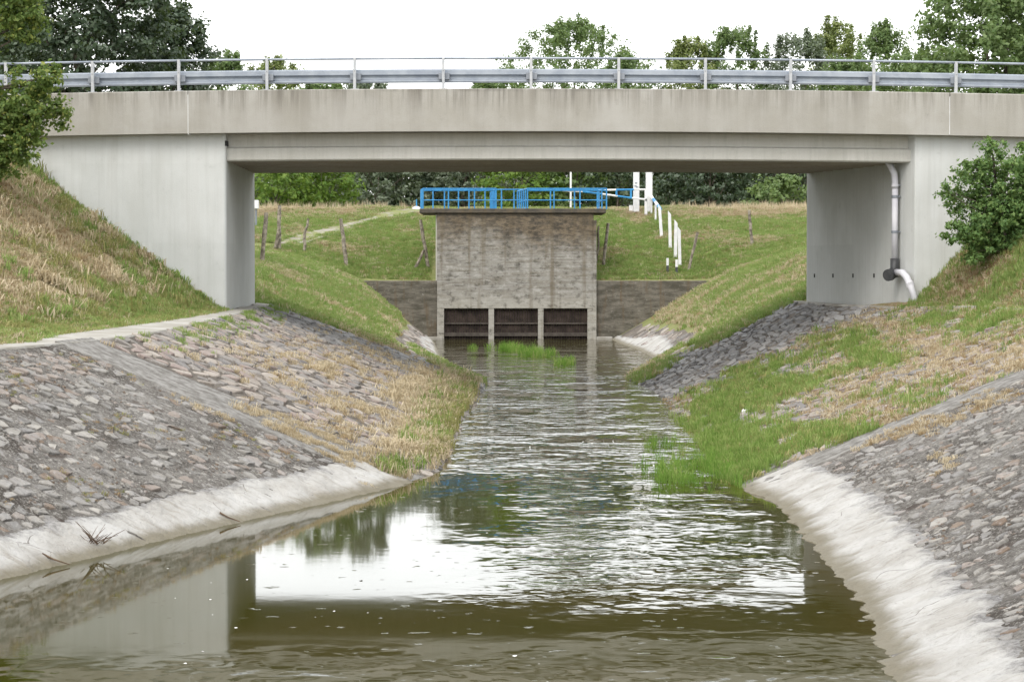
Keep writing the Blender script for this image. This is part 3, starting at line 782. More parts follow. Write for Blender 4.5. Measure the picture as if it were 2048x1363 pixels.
XLF = at(511, 480, YR).x
# abutment core plus the tall wing wall in one concrete body each
MB().prism(rounded([(XL, YW), (XLF, YR), (-24, YR), (-24, YW)], [0.1, 0.25, 0, 0]), 0.8, 6.176).build('abutment', M['wall'], bridge)
XR, XRF = px2x(1829, YW), at(1606, 480, YR).x
MB().prism(rounded([(XR, YW), (24, YW), (24, YR), (XRF, YR), (XR - 0.16, YW + 0.4)], [0.03, 0, 0, 0.4, 0.1]), 0.8, 6.176).build('abutment', M['wall'], bridge)
MB().box(-6.75, XL + 0.02, YW + 0.02, YG + 0.3, 5.86, 5.98).build('bearing_gap', M['hole'], bridge)
d = (Vector((XRF, YR, 0)) - Vector((XR - 0.16, YW + 0.4, 0))); nrm = Vector((-d.y, d.x, 0)).normalized()
if nrm.x > 0: nrm = -nrm
def on_right_wall(px, py):
    o = Vector((0, 0, HC)); a = at(px, py, 50.0) - o
    p0 = Vector((XR - 0.16, YW + 0.4, 0)); k = (p0 - o).dot(nrm) / a.dot(nrm)
    return o + a * k
for px in (1629, 1666, 1706, 1748):
    p = on_right_wall(px, 551)
    MB().add([p + Vector((sx * d.normalized().x * 0.05, sx * d.normalized().y * 0.05, sz * 0.05)) + nrm * o_ for o_ in (-0.02, 0.003) for (sx, sz) in ((-1, -1), (1, -1), (1, 1), (-1, 1))],
             [(0, 1, 2, 3), (4, 5, 6, 7), (0, 1, 5, 4), (1, 2, 6, 5), (2, 3, 7, 6), (3, 0, 4, 7)]).build('weep_hole', M['hole'], bridge)
tag(link('road', np_mesh('road', [(x, y, 6.61 + crest(x)) for x in np.linspace(-26, 26, 30) for y in (YF + 0.5, YR - 0.42)], grid_faces(30, 2)), M['asphalt']), kind='structure')

# guard rail on the parapet
rail = empty('guard_rail', (0, YF + 0.16, 7.15), 'galvanised steel guard rail with posts and top tube along the bridge parapet', 'guard rail')
post_px = [14, 187, 359, 535, 710, 887, 1062, 1237, 1410, 1580, 1746, 1910, 2075]
post_x = [px2x(p, YF + 0.16) for p in post_px]
post_x = [2 * post_x[0] - post_x[1]] + post_x + [2 * post_x[-1] - post_x[-2]]
for x in post_x:
    z = crest(x)
    o = MB().add([(x + a, YF + 0.16 + b, zz + z) for zz in (7.12, 7.87) for a, b in ((-0.032, -0.05), (0.032, -0.05), (0.032, 0.05), (-0.032, 0.05))],
             [(0, 1, 5, 4), (1, 2, 6, 5), (2, 3, 7, 6), (3, 0, 4, 7), (4, 5, 6, 7), (0, 1, 2, 3)]).build('post', M['galv2'], rail, bevel=0.006)
    MB().box(x - 0.10, x + 0.10, YF + 0.10, YF + 0.22, 7.118 + z, 7.165 + z).build('base_plate', M['galv2'], o)
    MB().box(x - 0.11, x + 0.14, YF + 0.212, YF + 0.30, 7.37 + z, 7.53 + z).build('spacer_block', M['spacer'], o, bevel=0.008)
    MB().tube([(x, YF + 0.105, 7.57 + z), (x, YF + 0.115, 7.57 + z)], 0.014, 6).build('bolt', M['spacer'], o)
for i in range(len(post_x) - 1):
    a, b = post_x[i], post_x[i + 1]
    prof = []
    W = [(0.02, 7.305), (0.0, 7.335), (0.0, 7.365), (0.075, 7.40), (0.08, 7.43), (0.075, 7.46), (0.0, 7.495), (0.0, 7.56), (0.0, 7.59), (0.022, 7.62)]
    prof = [(YF + 0.30 + u, z) for u, z in W] + [(YF + 0.304 + u + 0.002, z + 0.001) for u, z in reversed(W)]
    m = MB(); m.sweepx(prof, np.linspace(a, b, 3), crest); m.build('rail_beam', M['galv'], rail)
    m = MB(); xs = np.linspace(a, b, 3); m.tube([(x, YF + 0.16, 7.85 + crest(x)) for x in xs], 0.027, 10); m.build('top_tube', M['galv'], rail, smooth=True)

# drain pipe on the right abutment
pp = lambda px, py, o_=0.13: on_right_wall(px, py) + nrm * o_
base_p = pp(1800, 520)
pipe = empty('drain_pipe', (base_p.x, base_p.y, 2.3), 'grey plastic drain pipe with black junction on the right abutment wall', 'drain pipe')
x0, y0 = base_p.x, base_p.y
zt = at(1800, 345, y0).z; zb = at(1800, 522, y0).z
MB().tube([(x0 - 0.22, y0 + 0.05, 5.75), (x0 - 0.2, y0 + 0.05, 5.58), (x0 - 0.1, y0 + 0.03, 5.42), (x0 - 0.02, y0, 5.25), (x0, y0, 5.05), (x0, y0, 4.9)], 0.076, 14).build('upper_bend', M['pipe'], pipe, True)
MB().tube([(x0, y0, 4.95), (x0, y0, zb)], 0.072, 14).build('downpipe', M['pipe'], pipe, True)
for z in (4.98, 4.72, 3.9):
    pc = MB().tube([(x0, y0, z - 0.03), (x0, y0, z + 0.03)], 0.088, 14).build('pipe_clamp', M['pipe'] if z > 4.9 else M['spacer'], pipe)
    MB().box(x0, x0 + 0.22, y0 - 0.015, y0 + 0.015, z - 0.012, z + 0.012).build('clamp_arm', M['spacer'], pc)
jn = MB().tube([(x0, y0, zb + 0.06), (x0, y0, zb - 0.2), (x0 - 0.02, y0 - 0.02, zb - 0.36)], [0.105, 0.105, 0.11], 14).build('junction', M['black'], pipe, True)
MB().tube([(x0 - 0.18, y0 - 0.16, zb - 0.33), (x0 - 0.1, y0 - 0.06, zb - 0.31), (x0 + 0.02, y0, zb - 0.27)], [0.14, 0.14, 0.1], 16).build('junction_cap', M['black'], jn)
e1 = at(1820, 568, YW - 0.16); e2 = at(1832, 600, YW - 0.42)
op = MB().tube([(x0 + 0.02, y0 - 0.05, zb - 0.26), (x0 + 0.10, (y0 + YW) / 2 - 0.2, zb - 0.27), (e1.x - 0.07, e1.y + 0.06, e1.z + 0.16), e1, (e2.x, e2.y, e2.z - 0.05)], [0.078, 0.08, 0.08, 0.078, 0.075], 14).build('outlet_pipe', M['pipe'], pipe, True)
MB().tube([e1 + Vector((-0.02, 0, 0.05)), e1 + Vector((0.015, 0, -0.05))], 0.098, 14).build('outlet_collar', M['pipe'], op)

# ------------------------------------------------------------------ sluice with its wing walls
YS = 103.8
sx = lambda px: at(px, 600, YS).x
sz = lambda py: at(1024, py, YS).z
sl = empty('sluice', (0.1, YS, 0.0), 'tall weathered concrete sluice block with three dark gates at the water', 'sluice')
XA, XB = sx(874), sx(1187); ZT = sz(426); ZO = sz(617)
o_ = [(sx(888), sx(977)), (sx(988), sx(1076)), (sx(1087), sx(1175))]
m = MB(); m.box(XA, XB, YS, YS + 6.5, ZO, ZT); m.build('front_wall', M['sluice'], sl, bevel=0.025)
piers = [(XA, o_[0][0]), (o_[0][1], o_[1][0]), (o_[1][1], o_[2][0]), (o_[2][1], XB)]
for a, b in piers: MB().box(a, b, YS + 0.003, YS + 6, -0.9, ZO + 0.01).build('pier', M['sluice'], sl)
MB().box(XA - 0.06, XA + 0.0, YS + 0.25, YS + 6.4, 2.2, ZT - 0.05).build('pale_side_face', M['girder'], sl)  # side face of the block, its lighter look put in as paler colour
MB().box(XB - 0.02, XB + 0.13, YS - 0.05, YS + 1.0, -0.9, sz(440)).build('corner_post', M['sluice'], sl, bevel=0.02)
m = MB(); m.prism([(sx(839), YS + 0.1), (sx(870), YS - 0.12), (sx(1188), YS - 0.12), (sx(1212), YS + 0.1), (sx(1212), YS + 4.5), (sx(839), YS + 4.5)], ZT, sz(417))
m.build('platform', M['sluice'], sl, bevel=0.02)
for (a, b) in o_:
    gate = MB(); n = 17; wpl = (b - a) / n
    for i in range(n): gate.box(a + i * wpl + 0.006, a + (i + 1) * wpl - 0.006, YS + 0.17 + random.uniform(0, 0.018), YS + 0.28, -0.3, ZO + 0.05)
    gt = gate.build('gate', M['gate'], sl)
    MB().box(a, b, YS + 0.10, YS + 0.18, sz(648), sz(645)).build('gate_rail', M['gate_rail'], gt)
    MB().box(a, b, YS + 0.07, YS + 0.18, sz(672), sz(665)).build('gate_rail', M['gate_rail'], gt)
def wing(x0, x1, label, ledge):
    wv = empty('wing_wall', ((x0 + x1) / 2, YS + 0.3, 0), label, 'wall')
    MB().box(x0, x1, YS + 0.2, YS + 0.62, -0.9, sz(561)).build('wall_body', M['wing'], wv, bevel=0.02)
    MB().box(*ledge, YS - 0.05, YS + 0.22, -0.9, sz(673)).build('ledge', M['path'], wv, bevel=0.02)
wing(sx(690), XA, 'low dark concrete wing wall beside the sluice, on the gravel track side', (sx(832), XA + 0.25))
wing(XB + 0.13, sx(1425), 'low dark concrete wing wall beside the sluice, on the white post side', (XB + 0.13, sx(1225)))

# blue handrails on the platform
ZP = sz(417)
def handrail(label, paths, posts, mids, group='blue handrails on the sluice platform', extra=()):
    hr = empty('handrail', tuple(posts[0][:2]) + (ZP,), label, 'handrail', group)
    for (x, y, z1) in posts: MB().tube([(x, y, ZP - 0.03), (x, y, z1)], 0.03, 6).build('post', M['blue'], hr)
    for p in paths: MB().tube(p, 0.03, 6).build('top_rail', M['blue'], hr)
    for p in mids: MB().tube(p, 0.024, 6).build('mid_rail', M['blue'], hr)
    return hr
zt_, zm = sz(377), sz(400); yf, yb = YS + 0.15, YS + 4.2
s2 = lambda px, Y: at(px, 400, Y).x
xl0, xl1 = s2(846, yf), s2(992, yf)
fp = [846, 892, 908, 960, 992]
handrail('blue steel handrail on the sluice, with short gate, gravel track side',
   [[(xl0, yf, zt_), (xl1, yf, zt_)], [(xl0, yf, zt_), (xl0 - 0.05, yf + 1.8, zt_)], [(xl1, yf, zt_), (xl1 - 0.22, yf - 0.0 + 1.6, zt_ - 0.1)], [(xl0, yf + 0.02, zt_ - 0.08), (xl1, yf + 0.02, zt_ - 0.08)]],
   [(s2(p, yf), yf, zt_) for p in (846, 897, 949, 992)] + [(s2(840, yf) , yf + 1.8, zt_), (s2(843, yf), yf + 0.9, zt_)] + [(xl1 - 0.05 * k, yf + 0.28 * k, zt_ - 0.02 * k) for k in range(1, 6)],
   [[(xl0, yf, zm), (xl1, yf, zm)], [(xl1, yf, zm), (xl1 - 0.22, yf + 1.6, zm - 0.1)], [(xl0, yf, zm), (xl0 - 0.05, yf + 1.8, zm)]])
xr0, xr1 = s2(1055, yf), s2(1213, yf)
handrail('blue steel handrail on the sluice, with short gate, boom barrier side',
   [[(xr0, yf, zt_), (xr1, yf, zt_)], [(xr1, yf, zt_), (xr1 - 0.3, yf + 2.6, zt_)], [(xr0, yf, zt_), (xr0 - 0.42, yf + 1.6, zt_ - 0.06)], [(xr0, yf + 0.02, zt_ - 0.08), (xr1, yf + 0.02, zt_ - 0.08)]],
   [(s2(p, yf), yf, zt_) for p in (1055, 1108, 1160, 1213)] + [(xr1 - 0.15, yf + 1.3, zt_), (xr1 - 0.3, yf + 2.6, zt_)] + [(xr0 - 0.085 * k, yf + 0.3 * k, zt_ - 0.012 * k) for k in range(1, 6)],
   [[(xr0, yf, zm), (xr1, yf, zm)], [(xr0, yf, zm), (xr0 - 0.42, yf + 1.6, zm - 0.06)], [(xr1, yf, zm), (xr1 - 0.3, yf + 2.6, zm)]])
ztb = at(1024, 379, yb).z; zmb = at(1024, 400, yb).z
handrail('long straight blue steel handrail along the back of the sluice platform',
   [[(s2(842, yb), yb, ztb), (s2(1205, yb), yb, ztb)]], [(s2(p, yb), yb, ztb) for p in (842, 866, 889, 917, 938, 970, 1003, 1028, 1101, 1149, 1198)],
   [[(s2(842, yb), yb, zmb), (s2(1205, yb), yb, zmb)]])
p = on_ground(833, 419, 106, 122)
bo = empty('marker_post', p, 'short thin blue stake in the grass left of the sluice platform', 'post')
MB().tube([p - Vector((0, 0, 0.3)), p + Vector((0, 0, 0.5))], 0.03, 6).build('stake', M['blue'], bo)
MB().tube([p - Vector((0, 0, 0.2)), p + Vector((0, 0, 0.1)), p + Vector((0, 0, 0.16))], [0.22, 0.2, 0.08], 10).build('footing', M['white'], bo, True)

# ------------------------------------------------------------------ posts, pole, barrier
def rustic(px0, py0, px1, py1, Y, r, label, kink=None, brace=None):
    a, b = at(px0, py0, Y), at(px1, py1, Y)
    a.z = h1(a.x, Y)
    root = empty('fence_post', a, label, 'fence post', 'rustic wooden fence posts')
    mids = []
    n = 5; pts = []; rs = []
    for i in range(n + 1):
        t = i / n; q = a.lerp(b, t) + Vector((random.uniform(-1, 1), random.uniform(-1, 1), 0)) * r * 0.2 * (0 if i in (0,) else 1)
        if kink and i in (2, 3): q.x += kink
        pts.append(q); rs.append(r * random.uniform(0.85, 1.1) * (1.0 - 0.15 * t))
    pts[0] = pts[0] - (b - a).normalized() * 0.35
    m = MB(); m.tube(pts, rs, 7); m.build('shaft', M['timber'], root)
    if brace:
        c0 = at(brace[0], brace[1], Y - 0.15); c1 = at(brace[2], brace[3], Y - 0.15); c0.z = h1(c0.x, Y - 0.15) - 0.2
        MB().tube([c0, c0.lerp(c1, 0.5) + Vector((0.02, 0, 0)), c1], [r * 0.8, r * 0.75, r * 0.7], 7).build('brace', M['timber'], root)
    return root
def base_y(px, py): 
    p = on_ground(px, py, 66, 119); return p.y
for (a, b, c, d_, r, lab, kw) in (
    (524, 527, 533, 425, 0.09, 'leaning wooden fence post beside the left abutment', {}),
    (558, 500, 559, 410, 0.10, 'tall upright wooden fence post with a pale prop, right of the leaning one', dict(brace=(548, 507, 558, 455))),
    (608, 504, 617, 437, 0.07, 'short kinked wooden fence post before the gravel track', dict(kink=-0.06)),
    (693, 532, 682, 437, 0.09, 'leaning wooden fence post standing alone on the lawn left of the sluice', {}),
    (857, 536, 841, 439, 0.09, 'wooden fence post with diagonal brace at the left of the sluice wall', dict(brace=(824, 541, 848, 500))),
    (1207, 533, 1216, 446, 0.08, 'slim wooden fence post at the right of the sluice wall', {}),
    (1192, 530, 1197, 452, 0.055, 'thin crooked branch stake hard against the sluice wall', dict(kink=0.05)),
    (1377, 542, 1395, 464, 0.07, 'slanted dark wooden fence post beside the white posts', {}),
    (1504, 490, 1498, 420, 0.08, 'grey wooden fence post alone on the dry grass slope', {})):
    rustic(a, b, c, d_, min(base_y(a, b), 116), r, lab, **kw)
for (px0, py0, px1, py1, wd, lab) in (
    (1360, 531, 1358, 457, 0.07, 'white gauge post with slanted top lowest on the levee slope'),
    (1350.5, 516, 1352, 443, 0.07, 'white gauge post second from the bottom of the levee slope'),
    (1341, 497, 1339, 425, 0.07, 'white gauge post third up the levee slope'),
    (1324, 475, 1319, 413, 0.07, 'leaning white gauge post fourth up the levee slope')):
    Y = base_y(px0, py0); a = at(px0, py0, Y); b = at(px1, py1, Y); a.z = h1(a.x, Y) - 0.3
    rt = empty('gauge_post', (a.x, Y, a.z + 0.3), lab, 'post', 'white gauge posts up the levee')
    vs = []
    for (p, zz) in ((a, None), (b, 0)):
        for u, v in ((-1, -1), (1, -1), (1, 1), (-1, 1)):
            vs.append((p.x + u * wd, p.y + v * wd * 0.8, p.z + (0 if zz is None else -0.09 * u)))
    MB().add(vs, [(0, 3, 2, 1), (4, 5, 6, 7), (0, 1, 5, 4), (1, 2, 6, 5), (2, 3, 7, 6), (3, 0, 4, 7)]).build('board', M['white'], rt, bevel=0.012)
for (px, lab) in ((1335, 'small black and white peg above the wing wall, nearer the sluice'), (1353, 'small black and white peg above the wing wall, nearer the white posts')):
    Y = base_y(px, 553) + 0.5; a = at(px, 552, Y); a.z = h1(a.x, Y)
    rt = empty('level_peg', a, lab, 'peg', 'black and white level pegs')
    MB().box(a.x - 0.05, a.x + 0.05, Y - 0.05, Y + 0.05, a.z - 0.2, a.z + 0.3).build('lower_half', M['black'], rt)
    MB().box(a.x - 0.05, a.x + 0.05, Y - 0.05, Y + 0.05, a.z + 0.3, a.z + 0.62).build('upper_half', M['white'], rt)
YC = 117.5
for (px, wd, lab) in ((1272.5, 6, 'tall white square column with dark marks beside the boom barrier'), (1298, 6.5, 'tall plain white square column at the head of the blue rail')):
    a = at(px, 412, YC); rt = empty('column', (a.x, YC, h1(a.x, YC)), lab, 'column', 'tall white columns on the levee')
    ww = wd / F * YC
    MB().box(a.x - ww, a.x + ww, YC - ww, YC + ww, h1(a.x, YC) - 0.3, 9.6).build('shaft', M['white'], rt, bevel=0.03)
    MB().box(a.x - ww - 0.08, a.x + ww + 0.08, YC - ww - 0.08, YC + ww + 0.08, 9.6, 9.75).build('cap', M['white'], rt)
    if px < 1280:
        for q in ((1272, 366), (1271, 372), (1274, 374)):
            c = at(*q, YC - ww - 0.004); MB().box(c.x - 0.05, c.x + 0.06, c.y - 0.006, c.y + 0.01, c.z - 0.03, c.z + 0.03).build('mark', M['spacer'], rt)
        MB().box(a.x - ww - 0.2, a.x - ww - 0.02, YC - 0.1, YC + 0.1, h1(a.x, YC) - 0.1, h1(a.x, YC) + 0.35).build('base_box', M['white'], rt)
a = at(1141.5, 412, 119); rt = empty('pole', (a.x, 119, h1(a.x, 119)), 'thin white pole standing behind the blue handrail', 'pole')
MB().tube([(a.x, 119, h1(a.x, 119) - 0.3), (a.x, 119, 8.6)], [0.05, 0.045], 8).build('shaft', M['white'], rt)
MB().tube([(a.x, 119, 8.6), (a.x, 119, 8.68)], [0.07, 0.03], 8).build('finial', M['white'], rt)
# boom barrier: two chords meeting at the tip, in white, red and blue lengths
YBm = 116.6
bar = empty('boom_barrier', (at(1290, 412, YBm).x, YBm, h1(at(1290, 412, YBm).x, YBm)), 'white, red and blue boom barrier between the columns and the sluice', 'barrier')
def seg(px0, py0, px1, py1, mt, r=0.05): MB().tube([at(px0, py0, YBm), at(px1, py1, YBm)], r, 6).build('boom_tube', M[mt], bar)
for p in (((1292, 379), (1268, 379), 'white'), ((1268, 379), (1232, 379.5), 'blue'), ((1232, 379.5), (1206, 380), 'white'), ((1206, 380), (1180, 380), 'red'), ((1180, 380), (1125, 381), 'white'),
          ((1292, 399), (1264, 396), 'white'), ((1264, 396), (1235, 392), 'blue'), ((1235, 392), (1205, 388), 'white'), ((1205, 388), (1165, 383), 'blue'), ((1165, 383), (1125, 381), 'white')):
    seg(*p[0], *p[1], p[2])
seg(1292, 377, 1292, 402, 'white', 0.07); seg(1233, 379, 1233, 392, 'blue'); seg(1262, 379, 1262, 396, 'blue')
q = at(1292, 402, YBm); MB().tube([(q.x, YBm, h1(q.x, YBm) - 0.3), (q.x, YBm, q.z + 0.1)], 0.07, 6).build('pivot_post', M['white'], bar)
# blue and white rail running down from the columns
Y1_, Y2_ = 117.2, base_y(1322, 474) + 1.2
a, b = at(1302, 392, Y1_), at(1321, 418, Y2_)
rt = empty('slope_rail', (b.x, b.y, h1(b.x, b.y)), 'blue and white rail running down the levee from the white column', 'rail')
for k in range(4):
    p, q = a.lerp(b, k / 4), a.lerp(b, (k + 1) / 4); MB().tube([p, q], 0.075, 6).build('rail_length', M['white' if k % 2 == 0 else 'blue'], rt)
for t in (0.05, 0.5, 0.97):
    p = a.lerp(b, t); MB().tube([p, (p.x, p.y, h1(p.x, p.y) - 0.2)], 0.045, 6).build('leg', M['white'], rt)
# small white cabinet glimpsed past the left abutment
a = at(512, 409, 112); zg = h1(a.x, 112)
rt = empty('cabinet', (a.x, 112, zg), 'small white cabinet on a pole beside the left abutment edge', 'cabinet')
MB().tube([(a.x, 112, zg - 0.3), (a.x, 112, a.z + 0.1)], 0.05, 8).build('pole', M['spacer'], rt)
MB().box(a.x - 0.12, a.x + 0.13, 111.85, 112.1, a.z - 0.2, a.z + 0.2).build('box', M['white'], rt, bevel=0.02)

# ------------------------------------------------------------------ trees and bushes
def leaves_mesh(name, pos, nrm, size, aspect=0.6):
    n = len(pos)
    nrm = nrm / np.maximum(np.linalg.norm(nrm, axis=1, keepdims=True), 1e-6)
    rv = RNG.normal(size=(n, 3)); a = np.cross(nrm, rv); a /= np.maximum(np.linalg.norm(a, axis=1, keepdims=True), 1e-6)
    b = np.cross(nrm, a)
    s = (size * RNG.uniform(0.6, 1.3, n))[:, None]
    v = np.stack([pos - a * s * 0.5, pos + b * s * aspect * 0.5 - a * s * 0.08 + nrm * s * 0.08, pos + a * s * 0.5, pos - b * s * aspect * 0.5 - a * s * 0.08 + nrm * s * 0.08], 1).reshape(-1, 3)
    return np_mesh(name, v, np.arange(n * 4).reshape(-1, 4))
def lobe_points(c, r, n, squash=0.8):
    u = RNG.normal(size=(n, 3)); u /= np.linalg.norm(u, axis=1, keepdims=True)
    k = RNG.uniform(0, 1, n) ** 0.45
    lump = 1 + 0.25 * np.sin(u[:, 0] * 5 + c[0] * 3) * np.cos(u[:, 1] * 4 + c[2] * 2) + 0.15 * np.sin(u[:, 2] * 9 + c[1])
    p = u * (k * lump)[:, None] * np.array([r, r, r * squash])
    return np.asarray(c) + p, u
def build_tree(name, label, cat, base, lobes, leaf, mat, dens, trunk_r, group=None, sprays=None, spray_r=None):
    root = empty(name, base, label, cat, group)
    m = MB(); b = Vector(base)
    topz = max(c[2] for c, r in lobes); cx = np.mean([c[0] for c, r in lobes]); cy = np.mean([c[1] for c, r in lobes])
    tp = [b - Vector((0, 0, 0.4)), b + Vector((0, 0, 0.3))]; n = 5
    for i in range(1, n + 1):
        t = i / n
        tp.append(Vector((b.x + (cx - b.x) * t + random.uniform(-1, 1) * trunk_r, b.y + (cy - b.y) * t + random.uniform(-1, 1) * trunk_r, b.z + 0.3 + (topz - b.z - 0.3) * t)))
    m.tube(tp, [trunk_r * 1.3, trunk_r] + [trunk_r * (1 - 0.85 * i / n) for i in range(1, n + 1)], 8)
    for (c, r) in lobes:
        c = Vector(c); zz = b.z + (c.z - b.z) * random.uniform(0.35, 0.7)
        t = (zz - b.z) / max(topz - b.z, 0.1); s = Vector((b.x + (cx - b.x) * t, b.y + (cy - b.y) * t, zz))
        mid = s.lerp(c, 0.5) + Vector((random.uniform(-.2, .2), random.uniform(-.2, .2), random.uniform(0, .3))) * r
        m.tube([s, mid, c], [trunk_r * 0.4 * (1 - 0.6 * t), trunk_r * 0.25, trunk_r * 0.1], 5)
        for k in range(3):
            e = c + Vector((random.uniform(-1, 1), random.uniform(-1, 1), random.uniform(-0.5, 1))) * r * 0.7
            m.tube([c.lerp(mid, 0.3), e], [trunk_r * 0.1, trunk_r * 0.04], 4)
    m.build('trunk', M['bark'], root, True)
    if sprays is None:
        SC = []; SU = []; SR = []; per = 40
        for (c, r) in lobes:
            ns = max(4, int(dens * r * r / per)); sc, su = lobe_points(c, r * 1.12, ns)
            SC.append(sc); SU.append(su); SR.append(np.full(ns, spray_r) * RNG.uniform(0.5, 1.3, ns))
        SC, SU, SR = np.concatenate(SC), np.concatenate(SU), np.concatenate(SR)
    else: SC, SU, SR, per = sprays
    n = len(SC)
    # sprays are flattened fans of leaves pointing outward from the crown
    u = RNG.normal(size=(n, per, 3)); u /= np.linalg.norm(u, axis=2, keepdims=True)
    off = u * (RNG.uniform(0, 1, (n, per)) ** 0.5)[..., None] * SR[:, None, None]
    off[..., 2] *= 0.6
    off += SU[:, None, :] * (RNG.uniform(-0.6, 1.0, (n, per)) * SR[:, None])[..., None]
    P = (SC[:, None, :] + off).reshape(-1, 3)
    N = (u * 0.55 + SU[:, None, :] * 0.5 + RNG.normal(size=u.shape) * 0.5 + np.array([0, 0, 0.35])).reshape(-1, 3)
    link('crown', leaves_mesh('crown', P, N, leaf), LEAF[mat], root)
    return root
def tree_px(px, topy, halfw, Y, mat, label, name='tree', cat='tree', leaf=0.24, dens=1.0, per=26, group='trees beyond the bridge', wide=0.42, spray=0.42, thin=0.30):
    """crown envelope with a lumpy outline, filled with leaf sprays; holes come from a coarse noise"""
    X = at(px, 500, Y).x; zb = h1(X, Y); zt = at(px, topy, Y).z; R = halfw / F * Y; Hh = zt - zb
    sd = random.randrange(10000)
    n = int(dens * 5.8 * R * Hh * (0.42 / spray) ** 2)
    t = RNG.uniform(0.03, 1.0, n); a = RNG.uniform(0, 2 * math.pi, n)
    q = np.where(t < wide, (wide - t) / wide * 0.75, (t - wide) / (1 - wide))
    prof = np.sqrt(np.clip(1 - q ** 2.3, 0, 1))
    lump = 0.62 + 0.75 * fbm(np.cos(a) * 1.6 + 7, np.sin(a) * 1.6 + t * Hh / R * 1.7, sd, 3)
    k = np.where(RNG.uniform(0, 1, n) < 0.72, RNG.uniform(0.75, 1.05, n), RNG.uniform(0.1, 0.8, n))
    rr = R * prof * lump * k
    z = zb + t * Hh
    z = z - 0.35 * Hh * 0.25 * (1 - lump) * (t > 0.7)
    hole = fbm(np.cos(a) * 3 + 3, np.sin(a) * 3 + t * Hh / R * 3.2, sd + 5, 2) < thin
    SC = np.stack([X + rr * np.cos(a), Y + rr * np.sin(a), z], -1)[~hole]
    SU = np.stack([np.cos(a), np.sin(a), (t - 0.35) * 1.6], -1)[~hole]
    # leading shoots above and beside the outline
    ns = 10; ta = RNG.uniform(0, 2 * math.pi, ns); tr = R * RNG.uniform(0.1, 0.75, ns); th = zt - 0.16 * Hh * (tr / R) ** 2
    for i in range(ns):
        L = random.uniform(0.04, 0.10) * Hh; m_ = 6
        SC = np.concatenate([SC, np.stack([X + tr[i] * math.cos(ta[i]) + np.linspace(0, .1, m_), np.full(m_, Y + tr[i] * math.sin(ta[i])), th[i] + np.linspace(-L, L * 0.35, m_)], -1)])
        SU = np.concatenate([SU, np.tile([[0, 0, 1.0]], (m_, 1))])
    SU = SU / np.linalg.norm(SU, axis=1, keepdims=True)
    SR = spray * RNG.uniform(0.55, 1.25, len(SC)); SR[-ns * 6:] *= 0.6
    lobes = [((X + R * 0.6 * math.cos(i * 2.4), Y + R * 0.6 * math.sin(i * 2.4), zb + Hh * (0.3 + 0.06 * i)), R * 0.4) for i in range(9)]
    return build_tree(name, label, cat, (X, Y, zb), lobes, leaf, mat, 0, max(0.06, 0.018 * Hh), group, sprays=(SC, SU, SR, per))

# left foreground poplar whose boughs hang in front of the parapet
zb = h1(-12.4, 49.0)
build_tree('poplar_tree', 'leafy poplar boughs hanging before the left end of the parapet', 'tree', (-12.4, 49.0, zb),
  [(tuple(np.array(c) + np.array((0.4, 0, 0))), r * 1.0) for c, r in [((-11.3, 49, 6.0), 1.0), ((-10.5, 49, 6.3), 0.62), ((-10.0, 48.9, 6.75), 0.38), ((-9.6, 48.9, 6.95), 0.2), ((-10.0, 49, 6.1), 0.42), ((-9.55, 49, 6.2), 0.26), ((-10.4, 49, 5.6), 0.5), ((-10.9, 49, 5.2), 0.5), ((-11.6, 49, 5.2), 0.6), ((-12.2, 49.2, 6.6), 1.1),
   ((-10.15, 49, 8.1), 0.42), ((-10.5, 49, 8.7), 0.6), ((-11.2, 49, 8.0), 0.7), ((-11.7, 49, 8.9), 1.0), ((-10.3, 49, 7.75), 0.24), ((-12.4, 49.3, 7.8), 1.0), ((-11.9, 49.2, 9.8), 0.9), ((-10.6, 49.0, 9.4), 0.5)]],
  0.10, 'poplar', 6500, 0.13, spray_r=0.17)
# bush in front of the right wing wall
bx, by = at(2010, 500, 52.6).x, 52.6; zb = h1(bx, by)
lob = []
for (px, py, r) in ((1925, 470, .28), (1960, 440, .42), (1930, 400, .3), (1905, 385, .14), (1985, 400, .5), (1960, 350, .3), (1985, 330, .26), (1983, 300, .13), (1981, 287, .09), (2030, 440, .6), (2040, 370, .5), (2030, 320, .3), (2045, 480, .55), (1985, 490, .42), (2090, 420, .7), (2100, 340, .45), (1890, 382, .1), (1950, 330, .16), (1925, 350, .14), (1945, 500, .2)):
    p = at(px, py, by + random.uniform(-.5, .5)); lob.append(((p.x, p.y, p.z), r * 1.3))
build_tree('bush', 'dense green bush growing against the right wing wall', 'bush', (bx, by, zb), lob, 0.085, 'light2', 6500, 0.05, spray_r=0.15)

BIG = dict(leaf=0.18, per=50, spray=0.40, dens=5.6)
tree_px(140, -150, 205, 80, 'dark', 'big dark poplar rising behind the left end of the bridge', thin=0.1, wide=0.5, **BIG)
tree_px(345, 28, 78, 84, 'dark', 'smaller dark poplar beside the big one behind the left parapet', thin=0.14, wide=0.6, **BIG)
tree_px(20, 40, 120, 88, 'dark', 'dark poplar behind the leafy foreground boughs', **BIG)
tree_px(2000, -90, 185, 84, 'mid', 'large rounded green tree rising behind the right end of the bridge', thin=0.1, wide=0.5, **BIG)
tree_px(2130, 20, 120, 88, 'mid', 'green tree at the far right end behind the guard rail', **BIG)
